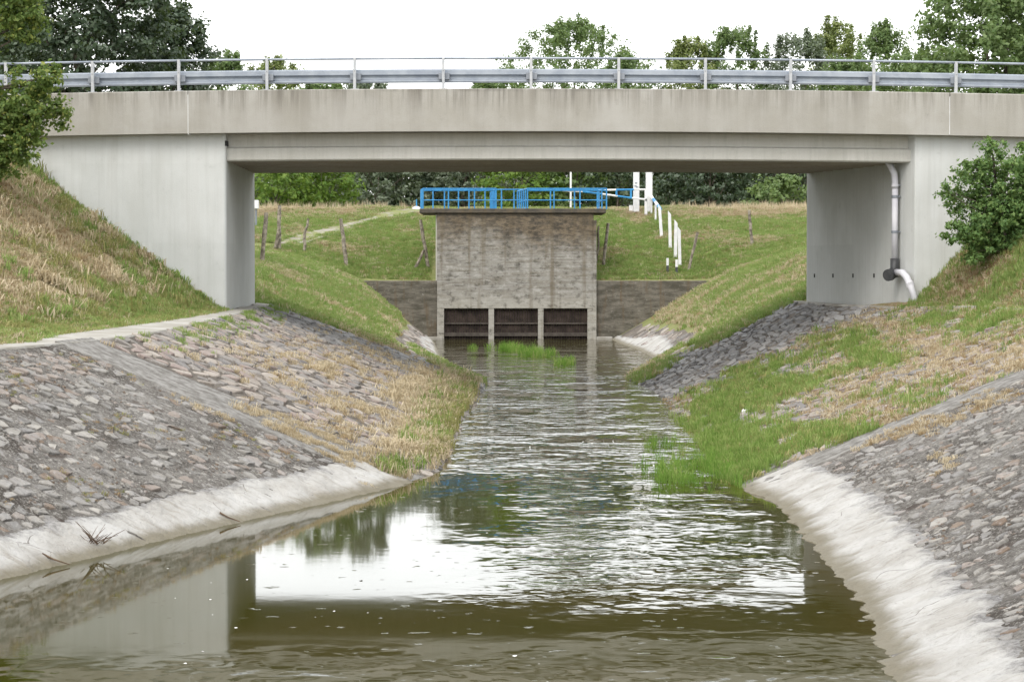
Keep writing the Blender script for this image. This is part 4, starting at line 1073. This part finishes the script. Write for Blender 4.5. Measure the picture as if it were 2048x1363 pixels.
# the wood beyond the levee
for a in (
 (450, 118, 60, 128, 'mid', 'green tree just right of the dark poplars above the guard rail'),
 (545, 128, 65, 140, 'yellow', 'yellowish tree peeping over the guard rail left of the open sky'),
 (640, 172, 70, 142, 'mid', 'low green tree top just over the parapet left of the open sky'),
 (725, 160, 52, 146, 'silver', 'grey green tree top ending the row left of the open sky'),
 (550, 318, 62, 128, 'light', 'bright yellow green bushy tree beside the left abutment'),
 (640, 305, 56, 130, 'light', 'round bright green tree second from the left abutment'),
 (750, 265, 92, 137, 'silver', 'broad grey green willow above the gravel track'),
 (845, 270, 75, 141, 'dark', 'dark grey green tree behind the left blue handrail'),
 (925, 215, 70, 139, 'silver', 'pale willow behind the middle of the left handrail'),
 (975, 158, 62, 158, 'mid', 'green tree at the right end of the open sky'),
 (1040, 262, 58, 130, 'light', 'light green tree behind the gap between the blue handrails'),
 (1140, 50, 118, 158, 'mid', 'tall broad round crowned tree over the middle of the bridge'),
 (1150, 270, 70, 131, 'mid', 'green tree with drooping branches behind the thin white pole'),
 (1258, 118, 62, 152, 'mid', 'green tree at the right foot of the tall broad one'),
 (1235, 280, 48, 129, 'dark', 'dark tree just left of the white columns'),
 (1330, 215, 62, 142, 'dark', 'dark tree just right of the white columns'),
 (1385, 85, 48, 152, 'yellow', 'thin yellowish tree left of the pointed pair over the guard rail'),
 (1470, 65, 56, 152, 'mid', 'pointed green tree with upright shoots over the guard rail'),
 (1415, 250, 66, 139, 'dark', 'dark brushy tree over the dry grass slope'),
 (1515, 240, 66, 141, 'dark', 'dark tree with bare trunk over the dry grass slope'),
 (1560, 362, 52, 125, 'mid', 'leafy green shrub on the levee beside the right abutment'),
 (1600, 75, 62, 152, 'silver', 'silvery willow over the guard rail on the right'),
 (1668, 48, 44, 158, 'yellow', 'thin tall yellowish tree behind the silvery willow'),
 (1765, 58, 48, 150, 'mid', 'airy green tree next to the large rounded tree'),
 (1700, 125, 60, 140, 'mid', 'low green tree between the willow and the airy tree'),
 (1830, 110, 60, 134, 'mid', 'green tree half hidden by the large rounded tree'),
 (1610, 270, 70, 137, 'dark', 'dark tree seen past the right abutment edge')):
    a = list(a); low = a[1] > 200; a[2] *= 1.35 if low else (1.55 if a[0] > 1300 else 1.25)
    if low or a[1] > 150: tree_px(*a, wide=0.45, thin=0.18, per=28, dens=3.2)
    else:
        a[3] = a[3] * 1.55
        tree_px(*a, wide=0.5 if a[0] > 1300 else 0.6, thin=0.24, per=50, dens=2.3, leaf=0.28, spray=0.62)
# a second rank closes the gaps low down
for i, px in enumerate(range(480, 1700, 72)):
    tree_px(px + random.uniform(-20, 20), random.uniform(225, 265) if 730 < px < 930 else random.uniform(190, 240), 100, 166 + random.uniform(-5, 5), 'dark', 'dim dark tree of the rear rank deep in the wood', dens=2.6, leaf=0.40, per=24, spray=0.65, thin=0.12, group='rear rank of the wood')

# ------------------------------------------------------------------ grass
def tuft(name, n, hgt, spread, wdt, lean, droop, mat, curve=0.5):
    V = []; Fc = []
    for i in range(n):
        a = random.uniform(0, 2 * math.pi); r = spread * math.sqrt(random.random())
        bx_, by_ = r * math.cos(a), r * math.sin(a)
        a2 = random.uniform(0, 2 * math.pi); hh = hgt * random.uniform(0.5, 1.1); ln = lean * random.uniform(0.2, 1.2)
        dx, dy = math.cos(a2), math.sin(a2); sx_, sy_ = -dy * wdt * 0.5, dx * wdt * 0.5
        m_ = (bx_ + dx * ln * hh * 0.4, by_ + dy * ln * hh * 0.4, hh * (0.6 - 0.1 * droop)); t_ = (bx_ + dx * ln * hh, by_ + dy * ln * hh, hh * (1 - droop * 0.6))
        o = len(V)
        V += [(bx_ - sx_, by_ - sy_, -0.02), (bx_ + sx_, by_ + sy_, -0.02), (m_[0] + sx_ * .8, m_[1] + sy_ * .8, m_[2]), (m_[0] - sx_ * .8, m_[1] - sy_ * .8, m_[2]), t_]
        Fc += [(o, o + 1, o + 2, o + 3), (o + 3, o + 2, o + 4)]
    me = bpy.data.meshes.new(name); me.from_pydata(V, [], Fc); me.update(); me.materials.append(mat)
    return bpy.data.objects.new(name, me)
def collection(name, objs):
    c = bpy.data.collections.new(name)
    for o in objs: c.objects.link(o)
    return c
KIND = {}
for kd in ('green', 'lush', 'dry', 'brown', 'olive'):
    hg = dict(green=0.085, lush=0.17, dry=0.09, brown=0.07, olive=0.10)[kd]
    ln = dict(green=0.7, lush=0.55, dry=1.6, brown=1.7, olive=1.0)[kd]
    dr = dict(green=0.2, lush=0.25, dry=0.7, brown=0.8, olive=0.45)[kd]
    KIND[kd] = collection('tufts_' + kd, [tuft('tuft_' + kd, 22, hg, 0.10, 0.0085, ln, dr, BLADE[kd]) for _ in range(4)])
KIND['reed'] = collection('tufts_reed', [tuft('tuft_reed', 18, 0.62, 0.14, 0.014, 0.75, 0.4, BLADE['reed']) for _ in range(4)])
KIND['straw'] = collection('tufts_straw', [tuft('tuft_straw', 9, 0.5, 0.12, 0.012, 0.35, 0.1, BLADE['dry']) for _ in range(3)])
KIND['weed'] = collection('tufts_weed', [tuft('tuft_weed', 26, 0.26, 0.12, 0.022, 0.6, 0.3, BLADE['green']) for _ in range(3)])

def scatter(name, pts, scl, coll, label=None, cat=None, kind='stuff', parent=None):
    pts = np.asarray(pts, np.float32); n = len(pts)
    if n == 0: return None
    me = bpy.data.meshes.new(name); me.vertices.add(n); me.vertices.foreach_set('co', pts.ravel())
    at_ = me.attributes.new('scl', 'FLOAT', 'POINT'); at_.data.foreach_set('value', np.asarray(scl, np.float32))
    rot = np.zeros((n, 3), np.float32); rot[:, 2] = RNG.uniform(0, 6.283, n); rot[:, :2] = RNG.normal(0, 0.12, (n, 2))
    at_ = me.attributes.new('rot', 'FLOAT_VECTOR', 'POINT'); at_.data.foreach_set('vector', rot.ravel())
    o = bpy.data.objects.new(name, me); C.objects.link(o)
    g = bpy.data.node_groups.new('scatter_' + name, 'GeometryNodeTree')
    g.interface.new_socket('Geometry', in_out='INPUT', socket_type='NodeSocketGeometry'); g.interface.new_socket('Geometry', in_out='OUTPUT', socket_type='NodeSocketGeometry')
    gi = g.nodes.new('NodeGroupInput'); go = g.nodes.new('NodeGroupOutput'); iop = g.nodes.new('GeometryNodeInstanceOnPoints'); ci = g.nodes.new('GeometryNodeCollectionInfo')
    ci.inputs['Collection'].default_value = coll; ci.inputs['Separate Children'].default_value = True; ci.inputs['Reset Children'].default_value = True
    iop.inputs['Pick Instance'].default_value = True
    a1 = g.nodes.new('GeometryNodeInputNamedAttribute'); a1.data_type = 'FLOAT'; a1.inputs['Name'].default_value = 'scl'
    a2 = g.nodes.new('GeometryNodeInputNamedAttribute'); a2.data_type = 'FLOAT_VECTOR'; a2.inputs['Name'].default_value = 'rot'
    g.links.new(gi.outputs[0], iop.inputs['Points']); g.links.new(ci.outputs[0], iop.inputs['Instance'])
    g.links.new(a2.outputs['Attribute'], iop.inputs['Rotation']); g.links.new(a1.outputs['Attribute'], iop.inputs['Scale'])
    g.links.new(iop.outputs[0], go.inputs[0])
    md = o.modifiers.new('scatter', 'NODES'); md.node_group = g
    tag(o, label, cat, None, kind)
    return o

ACC = {k: ([], []) for k in KIND}
def put(kind, P, sc):
    ACC[kind][0].append(P); ACC[kind][1].append(sc)
def sample(n, x0, x1, y0, y1, power=1.0):
    """random ground points, denser near the camera"""
    u = RNG.uniform(0, 1, n)
    if power == 0: y = y0 + u * (y1 - y0)
    else: y = (y0 ** -power + u * (y1 ** -power - y0 ** -power)) ** (-1 / power)
    x = RNG.uniform(x0, x1, n)
    z, seg = hraw(x, y); z = z + rough(x, y, seg)
    px, py = project(x, y, z)
    k = (px > -220) & (px < 2270) & (py > 330) & (z > -0.02)
    k &= ~((y > YW - 0.15) & (y < YR + 0.1) & ((x < -6.6) | (x > 7.4)))
    k &= ~((y > YS - 0.2) & (y < YS + 6.6) & (x > -3.6) & (x < 3.7)) & ~((y > YS - 0.05) & (y < YS + 0.62) & (x > -7.3) & (x < 8.9))
    return x[k], y[k], z[k], seg[k], px[k], py[k]
def blob(px, py, cx, cy, rx, ry): return np.exp(-(((px - cx) / rx) ** 2 + ((py - cy) / ry) ** 2))
def emit(kind, m, x, y, z, sc):
    if m.any(): put(kind, np.stack([x[m], y[m], z[m]], -1), sc[m] if hasattr(sc, '__len__') else np.full(m.sum(), sc))

# near left embankment and berm
x, y, z, seg, px, py = sample(80000, -14, -5.7, 26, 55.5, 0.5)
X_, Z_ = sec(y); edge_ = fbm(x * 1.6, y * 1.2, 71, 3)
dpath = X_[:, 3] - x                                   # distance outside the path's outer edge
on = (dpath > -0.25 + 0.5 * (edge_ - 0.5)) & ~((dpath > 1.2) & (fbm(x * 1.1, y * 0.8, 77, 3) > 0.66))
on &= ~((seg == 3) & (y > 36) & (dpath < -0.1)) | (y < 34)
sc = RNG.uniform(0.7, 1.3, len(x)) * (0.9 + y / 160)
n1 = fbm(x * 0.55, y * 0.4, 72, 4); n2 = RNG.uniform(0, 1, len(x))
wallg = np.exp(-((YW - y) / 1.6) ** 2)
grn = sstep(2.3, 0.4, dpath) + wallg * 0.9 + (n1 - 0.5) * 2.2 + 0.08
g_ = on & (n2 < np.clip(grn, 0.08, 0.93))
r3 = RNG.uniform(0, 1, len(x))
emit('green', g_ & (r3 < 0.6), x, y, z, sc); emit('olive', g_ & (r3 >= 0.6), x, y, z, sc)
emit('dry', on & ~g_ & (r3 < 0.62), x, y, z, sc * 1.1); emit('brown', on & ~g_ & (r3 >= 0.62), x, y, z, sc * 1.1)
k = on & (dpath > 0.8) & (fbm(x * 1.3, y * 0.9, 78) > 0.62) & (RNG.uniform(0, 1, len(x)) < 0.045)
emit('weed', k, x, y, z, sc * 0.8)
k = on & (dpath > 1.0) & (fbm(x * 2.2, y * 1.4, 79) > 0.6) & (RNG.uniform(0, 1, len(x)) < 0.16)
emit('dry', k, x, y, z, sc * 2.1)
k = on & (dpath > 0.5) & (fbm(x * 1.7, y * 1.1, 80) > 0.62) & (RNG.uniform(0, 1, len(x)) < 0.12)
emit('olive', k, x, y, z, sc * 1.9)
k = on & (dpath > 0.8) & (RNG.uniform(0, 1, len(x)) < 0.004)
emit('straw', k, x, y, z, sc * 0.55)
# right embankment above the berm
x, y, z, seg, px, py = sample(36000, 8.6, 14, 36, 55.5, 0.3)
X_, Z_ = sec(y); on = x > X_[:, 9] + 0.15 * (fbm(x * 2, y, 73))
n1 = fbm(x * 0.7, y * 0.5, 74, 4); n2 = RNG.uniform(0, 1, len(x)); sc = RNG.uniform(0.8, 1.4, len(x)) * 1.15
g_ = on & (n2 < np.clip(0.55 + (n1 - 0.45) * 2.5, 0.1, 0.95)); r3 = RNG.uniform(0, 1, len(x))
emit('green', g_ & (r3 < 0.75), x, y, z, sc); emit('olive', g_ & (r3 >= 0.75), x, y, z, sc)
emit('dry', on & ~g_ & (r3 < 0.5), x, y, z, sc); emit('brown', on & ~g_ & (r3 >= 0.5), x, y, z, sc)
# left paved slope: straw in the joints, living grass at the water
def bank_sample(n, side, ya, yb, t0=0.0, t1=1.05):
    y = RNG.uniform(ya, yb, n); t = RNG.uniform(t0, t1, n); P = bank(side, y, t); P[:, 2] += 0.03
    px, py = project(P[:, 0], P[:, 1], P[:, 2]); return P, y, t, px, py
P, y, t, px, py = bank_sample(60000, 'L', 34.6, 65.8, 0.0, 0.985)
nz = fbm(P[:, 0] * 1.1, P[:, 1] * 0.55, 81, 4); nf = fbm(P[:, 0] * 3.5, P[:, 1] * 2.0, 82, 3); r1 = RNG.uniform(0, 1, len(y)); r2 = RNG.uniform(0, 1, len(y)); sc = RNG.uniform(0.6, 1.3, len(y)) * (0.8 + y / 160)
str_ = 0.9 * blob(px, py, 690, 760, 130, 70) + 0.8 * blob(px, py, 480, 830, 90, 60) + 0.7 * blob(px, py, 660, 880, 130, 45) + 0.5 * blob(px, py, 820, 820, 90, 50) + 0.5 * blob(px, py, 780, 930, 80, 30) + 0.1 * (y < 52)
m = (r1 < np.clip(str_ * sstep(0.48, 0.66, nz * 0.5 + nf * 0.5) * 0.24, 0, 0.26))
emit('dry', m & (r2 < 0.8), P[:, 0], P[:, 1], P[:, 2], sc); emit('brown', m & (r2 >= 0.8), P[:, 0], P[:, 1], P[:, 2], sc)
wet = 1.3 * blob(px, py, 870, 920, 85, 50) + 1.0 * blob(px, py, 915, 850, 35, 55) + 0.7 * blob(px, py, 860, 790, 55, 30) + 1.0 * blob(px, py, 800, 950, 80, 22)
m = r1 < np.clip(wet * 0.7, 0, 0.6) * (0.1 + sstep(0.4, 0.55, nf))
gr = r2 < np.clip(blob(px, py, 930, 850, 60, 60) + 0.12 + (t - 0.9) * 1.5, 0, 1)
big = sc * 1.6
emit('lush', m & gr & (r2 < 0.08), P[:, 0], P[:, 1], P[:, 2], big * 0.8); emit('olive', m & gr & (r2 >= 0.08), P[:, 0], P[:, 1], P[:, 2], big)
emit('dry', m & ~gr, P[:, 0], P[:, 1], P[:, 2], big); 
top = np.exp(-(t / 0.09) ** 2) * (y > 36); m = (r1 < top * sstep(0.55, 0.7, nf) * 0.35); emit('green', m, P[:, 0], P[:, 1], P[:, 2], sc * 0.8)
# right paved slope: mostly grown over
P, y, t, px, py = bank_sample(80000, 'R', 34.2, 66.8)
nz = fbm(P[:, 0] * 0.9, P[:, 1] * 0.45, 91, 4); nf = fbm(P[:, 0] * 3.0, P[:, 1] * 1.6, 92, 3); r1 = RNG.uniform(0, 1, len(y)); r2 = RNG.uniform(0, 1, len(y)); sc = RNG.uniform(0.6, 1.3, len(y)) * (0.8 + y / 160)
open_ = sstep(57.5, 54.0, y + (nz - 0.5) * 5)           # bare in the rain shadow of the bridge
gz = 1.1 * blob(px, py, 1470, 890, 85, 70) + 0.8 * blob(px, py, 1540, 765, 110, 42) + 0.6 * blob(px, py, 1680, 690, 60, 26) + 0.45 * blob(px, py, 1990, 650, 80, 28) + 0.5 * blob(px, py, 1750, 720, 60, 16) + 0.7 * blob(px, py, 1660, 880, 130, 26) + 0.5 * blob(px, py, 1900, 790, 120, 25) + 0.4 * blob(px, py, 1880, 640, 60, 20)
m = (r1 < open_ * np.clip(gz * (0.05 + sstep(0.44, 0.58, nf * 0.5 + nz * 0.5)), 0, 0.7))
near_w = 0.6 * sstep(0.8, 0.97, t)
emit('lush', m & (r2 < 0.12 + 0.55 * near_w), P[:, 0], P[:, 1], P[:, 2], sc * 1.05); emit('green', m & (r2 >= 0.12 + 0.55 * near_w) & (r2 < 0.68), P[:, 0], P[:, 1], P[:, 2], sc * 1.2); emit('olive', m & (r2 >= 0.68), P[:, 0], P[:, 1], P[:, 2], sc * 1.2)
m2 = ~m & (r1 < open_ * np.clip(0.05 + 0.22 * sstep(1560, 1700, px) + 0.75 * sstep(0.44, 0.62, nz * 0.4 + nf * 0.6), 0, 0.8) * 0.36)
emit('dry', m2 & (r2 < 0.55), P[:, 0], P[:, 1], P[:, 2], sc); emit('brown', m2 & (r2 >= 0.55), P[:, 0], P[:, 1], P[:, 2], sc)
# stray straw on the near slopes and along the ribs
P, y, t, px, py = bank_sample(14000, 'R', 28, 33.4, 0, 0.75); nf = fbm(P[:, 0] * 2, P[:, 1] * 2, 95, 3)
m = RNG.uniform(0, 1, len(y)) < (sstep(31.8, 33.3, y + (nf - .5) * 3) * 0.22 + 0.6 * blob(px, py, 1875, 928, 35, 14)) * sstep(0.42, 0.62, nf); rq = RNG.uniform(0, 1, len(y)); emit('brown', m & (rq < .55), P[:, 0], P[:, 1], P[:, 2], 0.5 + 0.6 * rq); emit('dry', m & (rq >= .55), P[:, 0], P[:, 1], P[:, 2], 1.3 - 0.6 * rq) 
P, y, t, px, py = bank_sample(5000, 'L', 24, 33.8, 0.05, 0.8); nf = fbm(P[:, 0] * 1.6, P[:, 1] * 1.1, 97, 3)
m = RNG.uniform(0, 1, len(y)) < 0.35 * sstep(0.55, 0.7, nf); rq = RNG.uniform(0, 1, len(y)); emit('brown', m & (rq < .7), P[:, 0], P[:, 1], P[:, 2], 0.3 + 0.4 * rq); emit('olive', m & (rq >= .7), P[:, 0], P[:, 1], P[:, 2], 0.2 + 0.3 * rq)
P, y, t, px, py = bank_sample(14000, 'L', 33.2, 35.7, 0.3, 1.0); nf = fbm(P[:, 0] * 1.5, P[:, 1] * 3, 96, 3)
m = RNG.uniform(0, 1, len(y)) < 0.22 * sstep(0.55, 0.68, nf) * sstep(0.3, 0.8, t); emit('dry', m, P[:, 0], P[:, 1], P[:, 2], np.full(len(y), 0.7))
# banks and levee beyond the bridge
x, y, z, seg, px, py = sample(230000, -16, 20, 63.6, 122, 0.0)
X_, Z_ = sec(y); nz = fbm(x * 0.5, y * 0.35, 101, 4); nf = fbm(x * 1.8, y * 1.1, 102, 3)
tl = np.where(x < 0, (x - X_[:, 4]) / (X_[:, 5] - X_[:, 4]), (x - X_[:, 9]) / (X_[:, 8] - X_[:, 9]))
on = (y > 104) | (tl < 0.58 + 0.22 * (nf - 0.5)) | ((y < 78) & (tl > 0.72) & (tl < 1.03) & (nf > 0.38))
stony = (y < 104) & (y > 66) & (tl > 0.3) & (nz > 0.55); on &= ~(stony & (RNG.uniform(0, 1, len(x)) < 0.75))
# the track itself stays bare
TPX = np.array([a for a, b in tp]); TPY = np.array([b for a, b in tp])
on &= ~((px < 850) & (y > 88) & (np.abs(py - np.interp(px, TPX, TPY)) < 4.0 + 4 * (nf - 0.3)))
r2 = RNG.uniform(0, 1, len(x)); sc = RNG.uniform(0.8, 1.4, len(x)) * 1.45
dryf = 0.10 + 0.75 * sstep(113, 118.5, y) * (0.35 + 0.65 * sstep(5, 10, np.abs(x))) + 0.9 * sstep(0.52, 0.7, nz) * 0.6 + 0.7 * blob(px, py, 1330, 620, 80, 45)
lawn = (y > 104)
gm = on & (r2 > np.clip(dryf, 0, 0.92)); r3 = RNG.uniform(0, 1, len(x))
emit('green', gm & (r3 < 0.62), x, y, z, sc); emit('lush', gm & (r3 >= 0.62) & (r3 < 0.9), x, y, z, sc * 0.55); emit('olive', gm & (r3 >= 0.9), x, y, z, sc)
emit('dry', on & ~gm & (r3 < 0.7), x, y, z, sc); emit('brown', on & ~gm & (r3 >= 0.7), x, y, z, sc)
# tall straw on the crest
x = RNG.uniform(-13, 16, 2600); y = RNG.uniform(118.5, 123.5, 2600); z = h(x, y); px, py = project(x, y, z)
m = RNG.uniform(0, 1, len(x)) < 0.1 + 0.9 * blob(px, py, 1540, 412, 90, 60) + 0.25 * blob(px, py, 600, 412, 160, 60); m &= ~((px > 830) & (px < 1330)); emit('straw', m, x, y, z, RNG.uniform(0.5, 1.15, len(x)))
# sprigs along the left wing wall foot
wx = RNG.uniform(-11.3, -7, 60); wy = np.full(60, YW - 0.25) - RNG.uniform(0, 0.5, 60); put('weed', np.stack([wx, wy, h(wx, wy)], -1), RNG.uniform(0.5, 1.3, 60))
NAMES = dict(green='green_grass', lush='lush_grass', dry='dry_straw_grass', brown='withered_brown_grass', olive='olive_grass', straw='tall_straw_grass', weed='broad_weeds')
LAB = dict(green='short green grass on the embankments and levee', lush='lush bright grass by the water edges', dry='dry straw coloured grass on slopes and paving', brown='withered brown grass on slopes', olive='olive green grass mixed into the slopes', straw='tall dry straw along the levee crest', weed='scattered leafy weeds on the left embankment')
for kd in NAMES:
    if ACC[kd][0]: scatter(NAMES[kd], np.concatenate(ACC[kd][0]), np.concatenate(ACC[kd][1]), KIND[kd], LAB[kd], 'grass')

# clumps of sedge standing in the stream
def clump(label, spots, n, sc0, z0=-0.03):
    pts = []
    for (px, py, rx, ry, wgt) in spots:
        Yc = HC * F / (py - YH); 
        for i in range(int(n * wgt)):
            a = px + max(-1.5, min(1.5, random.gauss(0, .6))) * rx; b = random.gauss(py, ry * 0.5)
            b = max(b, 640); Y = HC * F / (b - YH); pts.append(((a - 1024) / F * Y, Y, z0))
    pts = np.array(pts)
    o = scatter('sedge_clump', pts, RNG.uniform(0.6, 1.15, len(pts)) * sc0, KIND['reed'], label, 'grass clump', None)
    return o
clump('broad bright green sedge clump in mid stream before the sluice', [(1025, 700, 34, 7, 1.0), (1078, 709, 36, 6, 0.8)], 70, 0.75)
clump('small bright green sedge clump at the downstream tip of the broad one', [(1132, 729, 16, 5, 1.0)], 32, 0.7)
clump('tiny green sedge sprig in the pool before the first gate', [(946, 696, 7, 3, 1.0)], 9, 0.55)
clump('green sedge bed at the right waterside below the grassy slope', [(1400, 935, 95, 32, 1.0), (1460, 900, 60, 30, 0.7), (1350, 958, 35, 14, 0.35), (1470, 950, 50, 20, 0.5)], 120, 0.5)
clump('few thin dark sedge stems standing off the right waterside', [(1302, 893, 10, 8, 1.0), (1345, 890, 16, 12, 1.0)], 10, 0.5)

# loose rubble chips lying on the near slopes
def chip(mi):
    m = MB(); vs = []
    for w_ in (-0.4, 0.5):
        for k in range(5):
            a = k * 1.257 + random.uniform(-.4, .4); r = random.uniform(.6, 1.1) * (1 if w_ < 0 else 0.7); vs.append((r * math.cos(a), r * math.sin(a) * 0.7, w_ * random.uniform(.5, 1)))
    m.add(vs, [(4, 3, 2, 1, 0), (5, 6, 7, 8, 9)] + [(i, (i + 1) % 5, 5 + (i + 1) % 5, 5 + i) for i in range(5)])
    me = bpy.data.meshes.new('chip'); me.from_pydata(m.v, [], m.f); me.update(); me.materials.append(STONE_N[mi]); return bpy.data.objects.new('chip', me)
CH = collection('chips', [chip(i) for i in (0, 1, 2, 3, 4, 5)])
for sd, ya, yb, t1, nm in (('L', 21, 33.8, 0.8, 'left'), ('R', 16.5, 33.1, 0.86, 'right')):
    P, y, t, px, py = bank_sample(9000, sd, ya, yb, 0.02, t1); P[:, 2] -= 0.012
    nf = fbm(P[:, 0] * 1.3, P[:, 1] * 1.0, 110, 3); m = RNG.uniform(0, 1, len(y)) < sstep(0.3, 0.6, nf)
    scatter('rubble_chips', P[m], 0.012 + 0.04 * RNG.uniform(0, 1, m.sum()) ** 2.2, CH, 'small rubble chips on the near %s stone slope' % nm, 'rubble')

# foam flecks drifting on the stream
fl_ = []
for i in range(4):
    m = MB(); n = 7; vs = [(math.cos(k / n * 6.28) * random.uniform(.5, 1.2), math.sin(k / n * 6.28) * random.uniform(.5, 1.2), 0.0) for k in range(n)] + [(0, 0, 0.25)]
    m.add(vs, [(k, (k + 1) % n, n) for k in range(n)]); me = bpy.data.meshes.new('fleck'); me.from_pydata(m.v, [], m.f); me.update(); me.materials.append(M['litter']); fl_.append(bpy.data.objects.new('fleck', me))
FC = collection('flecks', fl_)
n = 200; y = 17.5 + 27 * RNG.uniform(0, 1, n) ** 1.5; X_, Z_ = sec(y); x = X_[:, 5] + 0.3 + RNG.beta(2.0, 1.6, n) * (X_[:, 8] - X_[:, 5] - 0.5)
m = RNG.uniform(0, 1, n) < sstep(0.42, 0.62, fbm(x * 0.7, y * 0.5, 120, 3)); 
scatter('foam_flecks', np.stack([x[m], y[m], np.full(m.sum(), 0.001)], -1), 0.006 + 0.018 * RNG.uniform(0, 1, m.sum()) ** 2, FC, 'small white foam flecks drifting on the stream', 'foam')

# ------------------------------------------------------------------ small things
p = on_ground(188, 1098, 15, 60)
tw = empty('driftwood_twigs', p, 'tangle of dry twigs stranded on the pale concrete toe', 'twigs')
for i in range(26):
    a = random.uniform(0, 6.28); L = random.uniform(0.08, 0.32); d_ = Vector((math.cos(a), math.sin(a) * 0.8, random.uniform(0.05, 0.9))).normalized()
    if d_.x < 0: d_.z += 0.35
    q0 = p + Vector((random.gauss(0, .05), random.gauss(0, .05), 0.05)); MB().tube([q0, q0 + d_ * L * 0.5 + Vector((0, 0, .01)), q0 + d_ * L], [0.005, 0.004, 0.002], 4).build('twig', M['twig'], tw)
for (px, py, L, lab) in ((85, 1120, 0.3, 'short dry stick lying on the pale concrete toe left of the twig tangle'), (440, 1035, 0.26, 'short dry stick lying on the pale toe right of the twig tangle')):
    p = on_ground(px, py, 15, 60); p.z += 0.06
    o = MB().tube([p, p + Vector((L * .4, -0.05, -0.05)), p + Vector((L, -0.1, -0.1))], [0.012, 0.01, 0.005], 5).build('stick', M['twig']); tag(o, lab, 'stick')
for (px, py, s_, lab) in ((1498, 826, 0.17, 'white flat scrap lying in the grass of the right bank'), (1585, 884, 0.07, 'small white scrap on the right bank near the concrete rib'), (850, 852, 0.2, 'pale bare stone slab at the grassy left waterside')):
    p = on_ground(px, py, 30, 63); p.z += 0.05
    o = MB().add([(p.x + s_ * u * random.uniform(.7, 1.2), p.y + s_ * 2 * v * random.uniform(.7, 1.2), p.z + w_ + random.uniform(-.01, .02) - u * s_ * 0.3 * (1 if px < 1000 else -1)) for w_ in (-0.05, 0.03) for (u, v) in ((-1, -.4), (-.2, -1), (.8, -.6), (1, .5), (.1, 1), (-.8, .6))],
        [(5, 4, 3, 2, 1, 0), (6, 7, 8, 9, 10, 11)] + [(i, (i + 1) % 6, 6 + (i + 1) % 6, 6 + i) for i in range(6)]).build('litter_scrap' if px > 1000 else 'pale_slab', M['litter'])
    tag(o, lab, 'litter' if px > 1000 else 'stone')
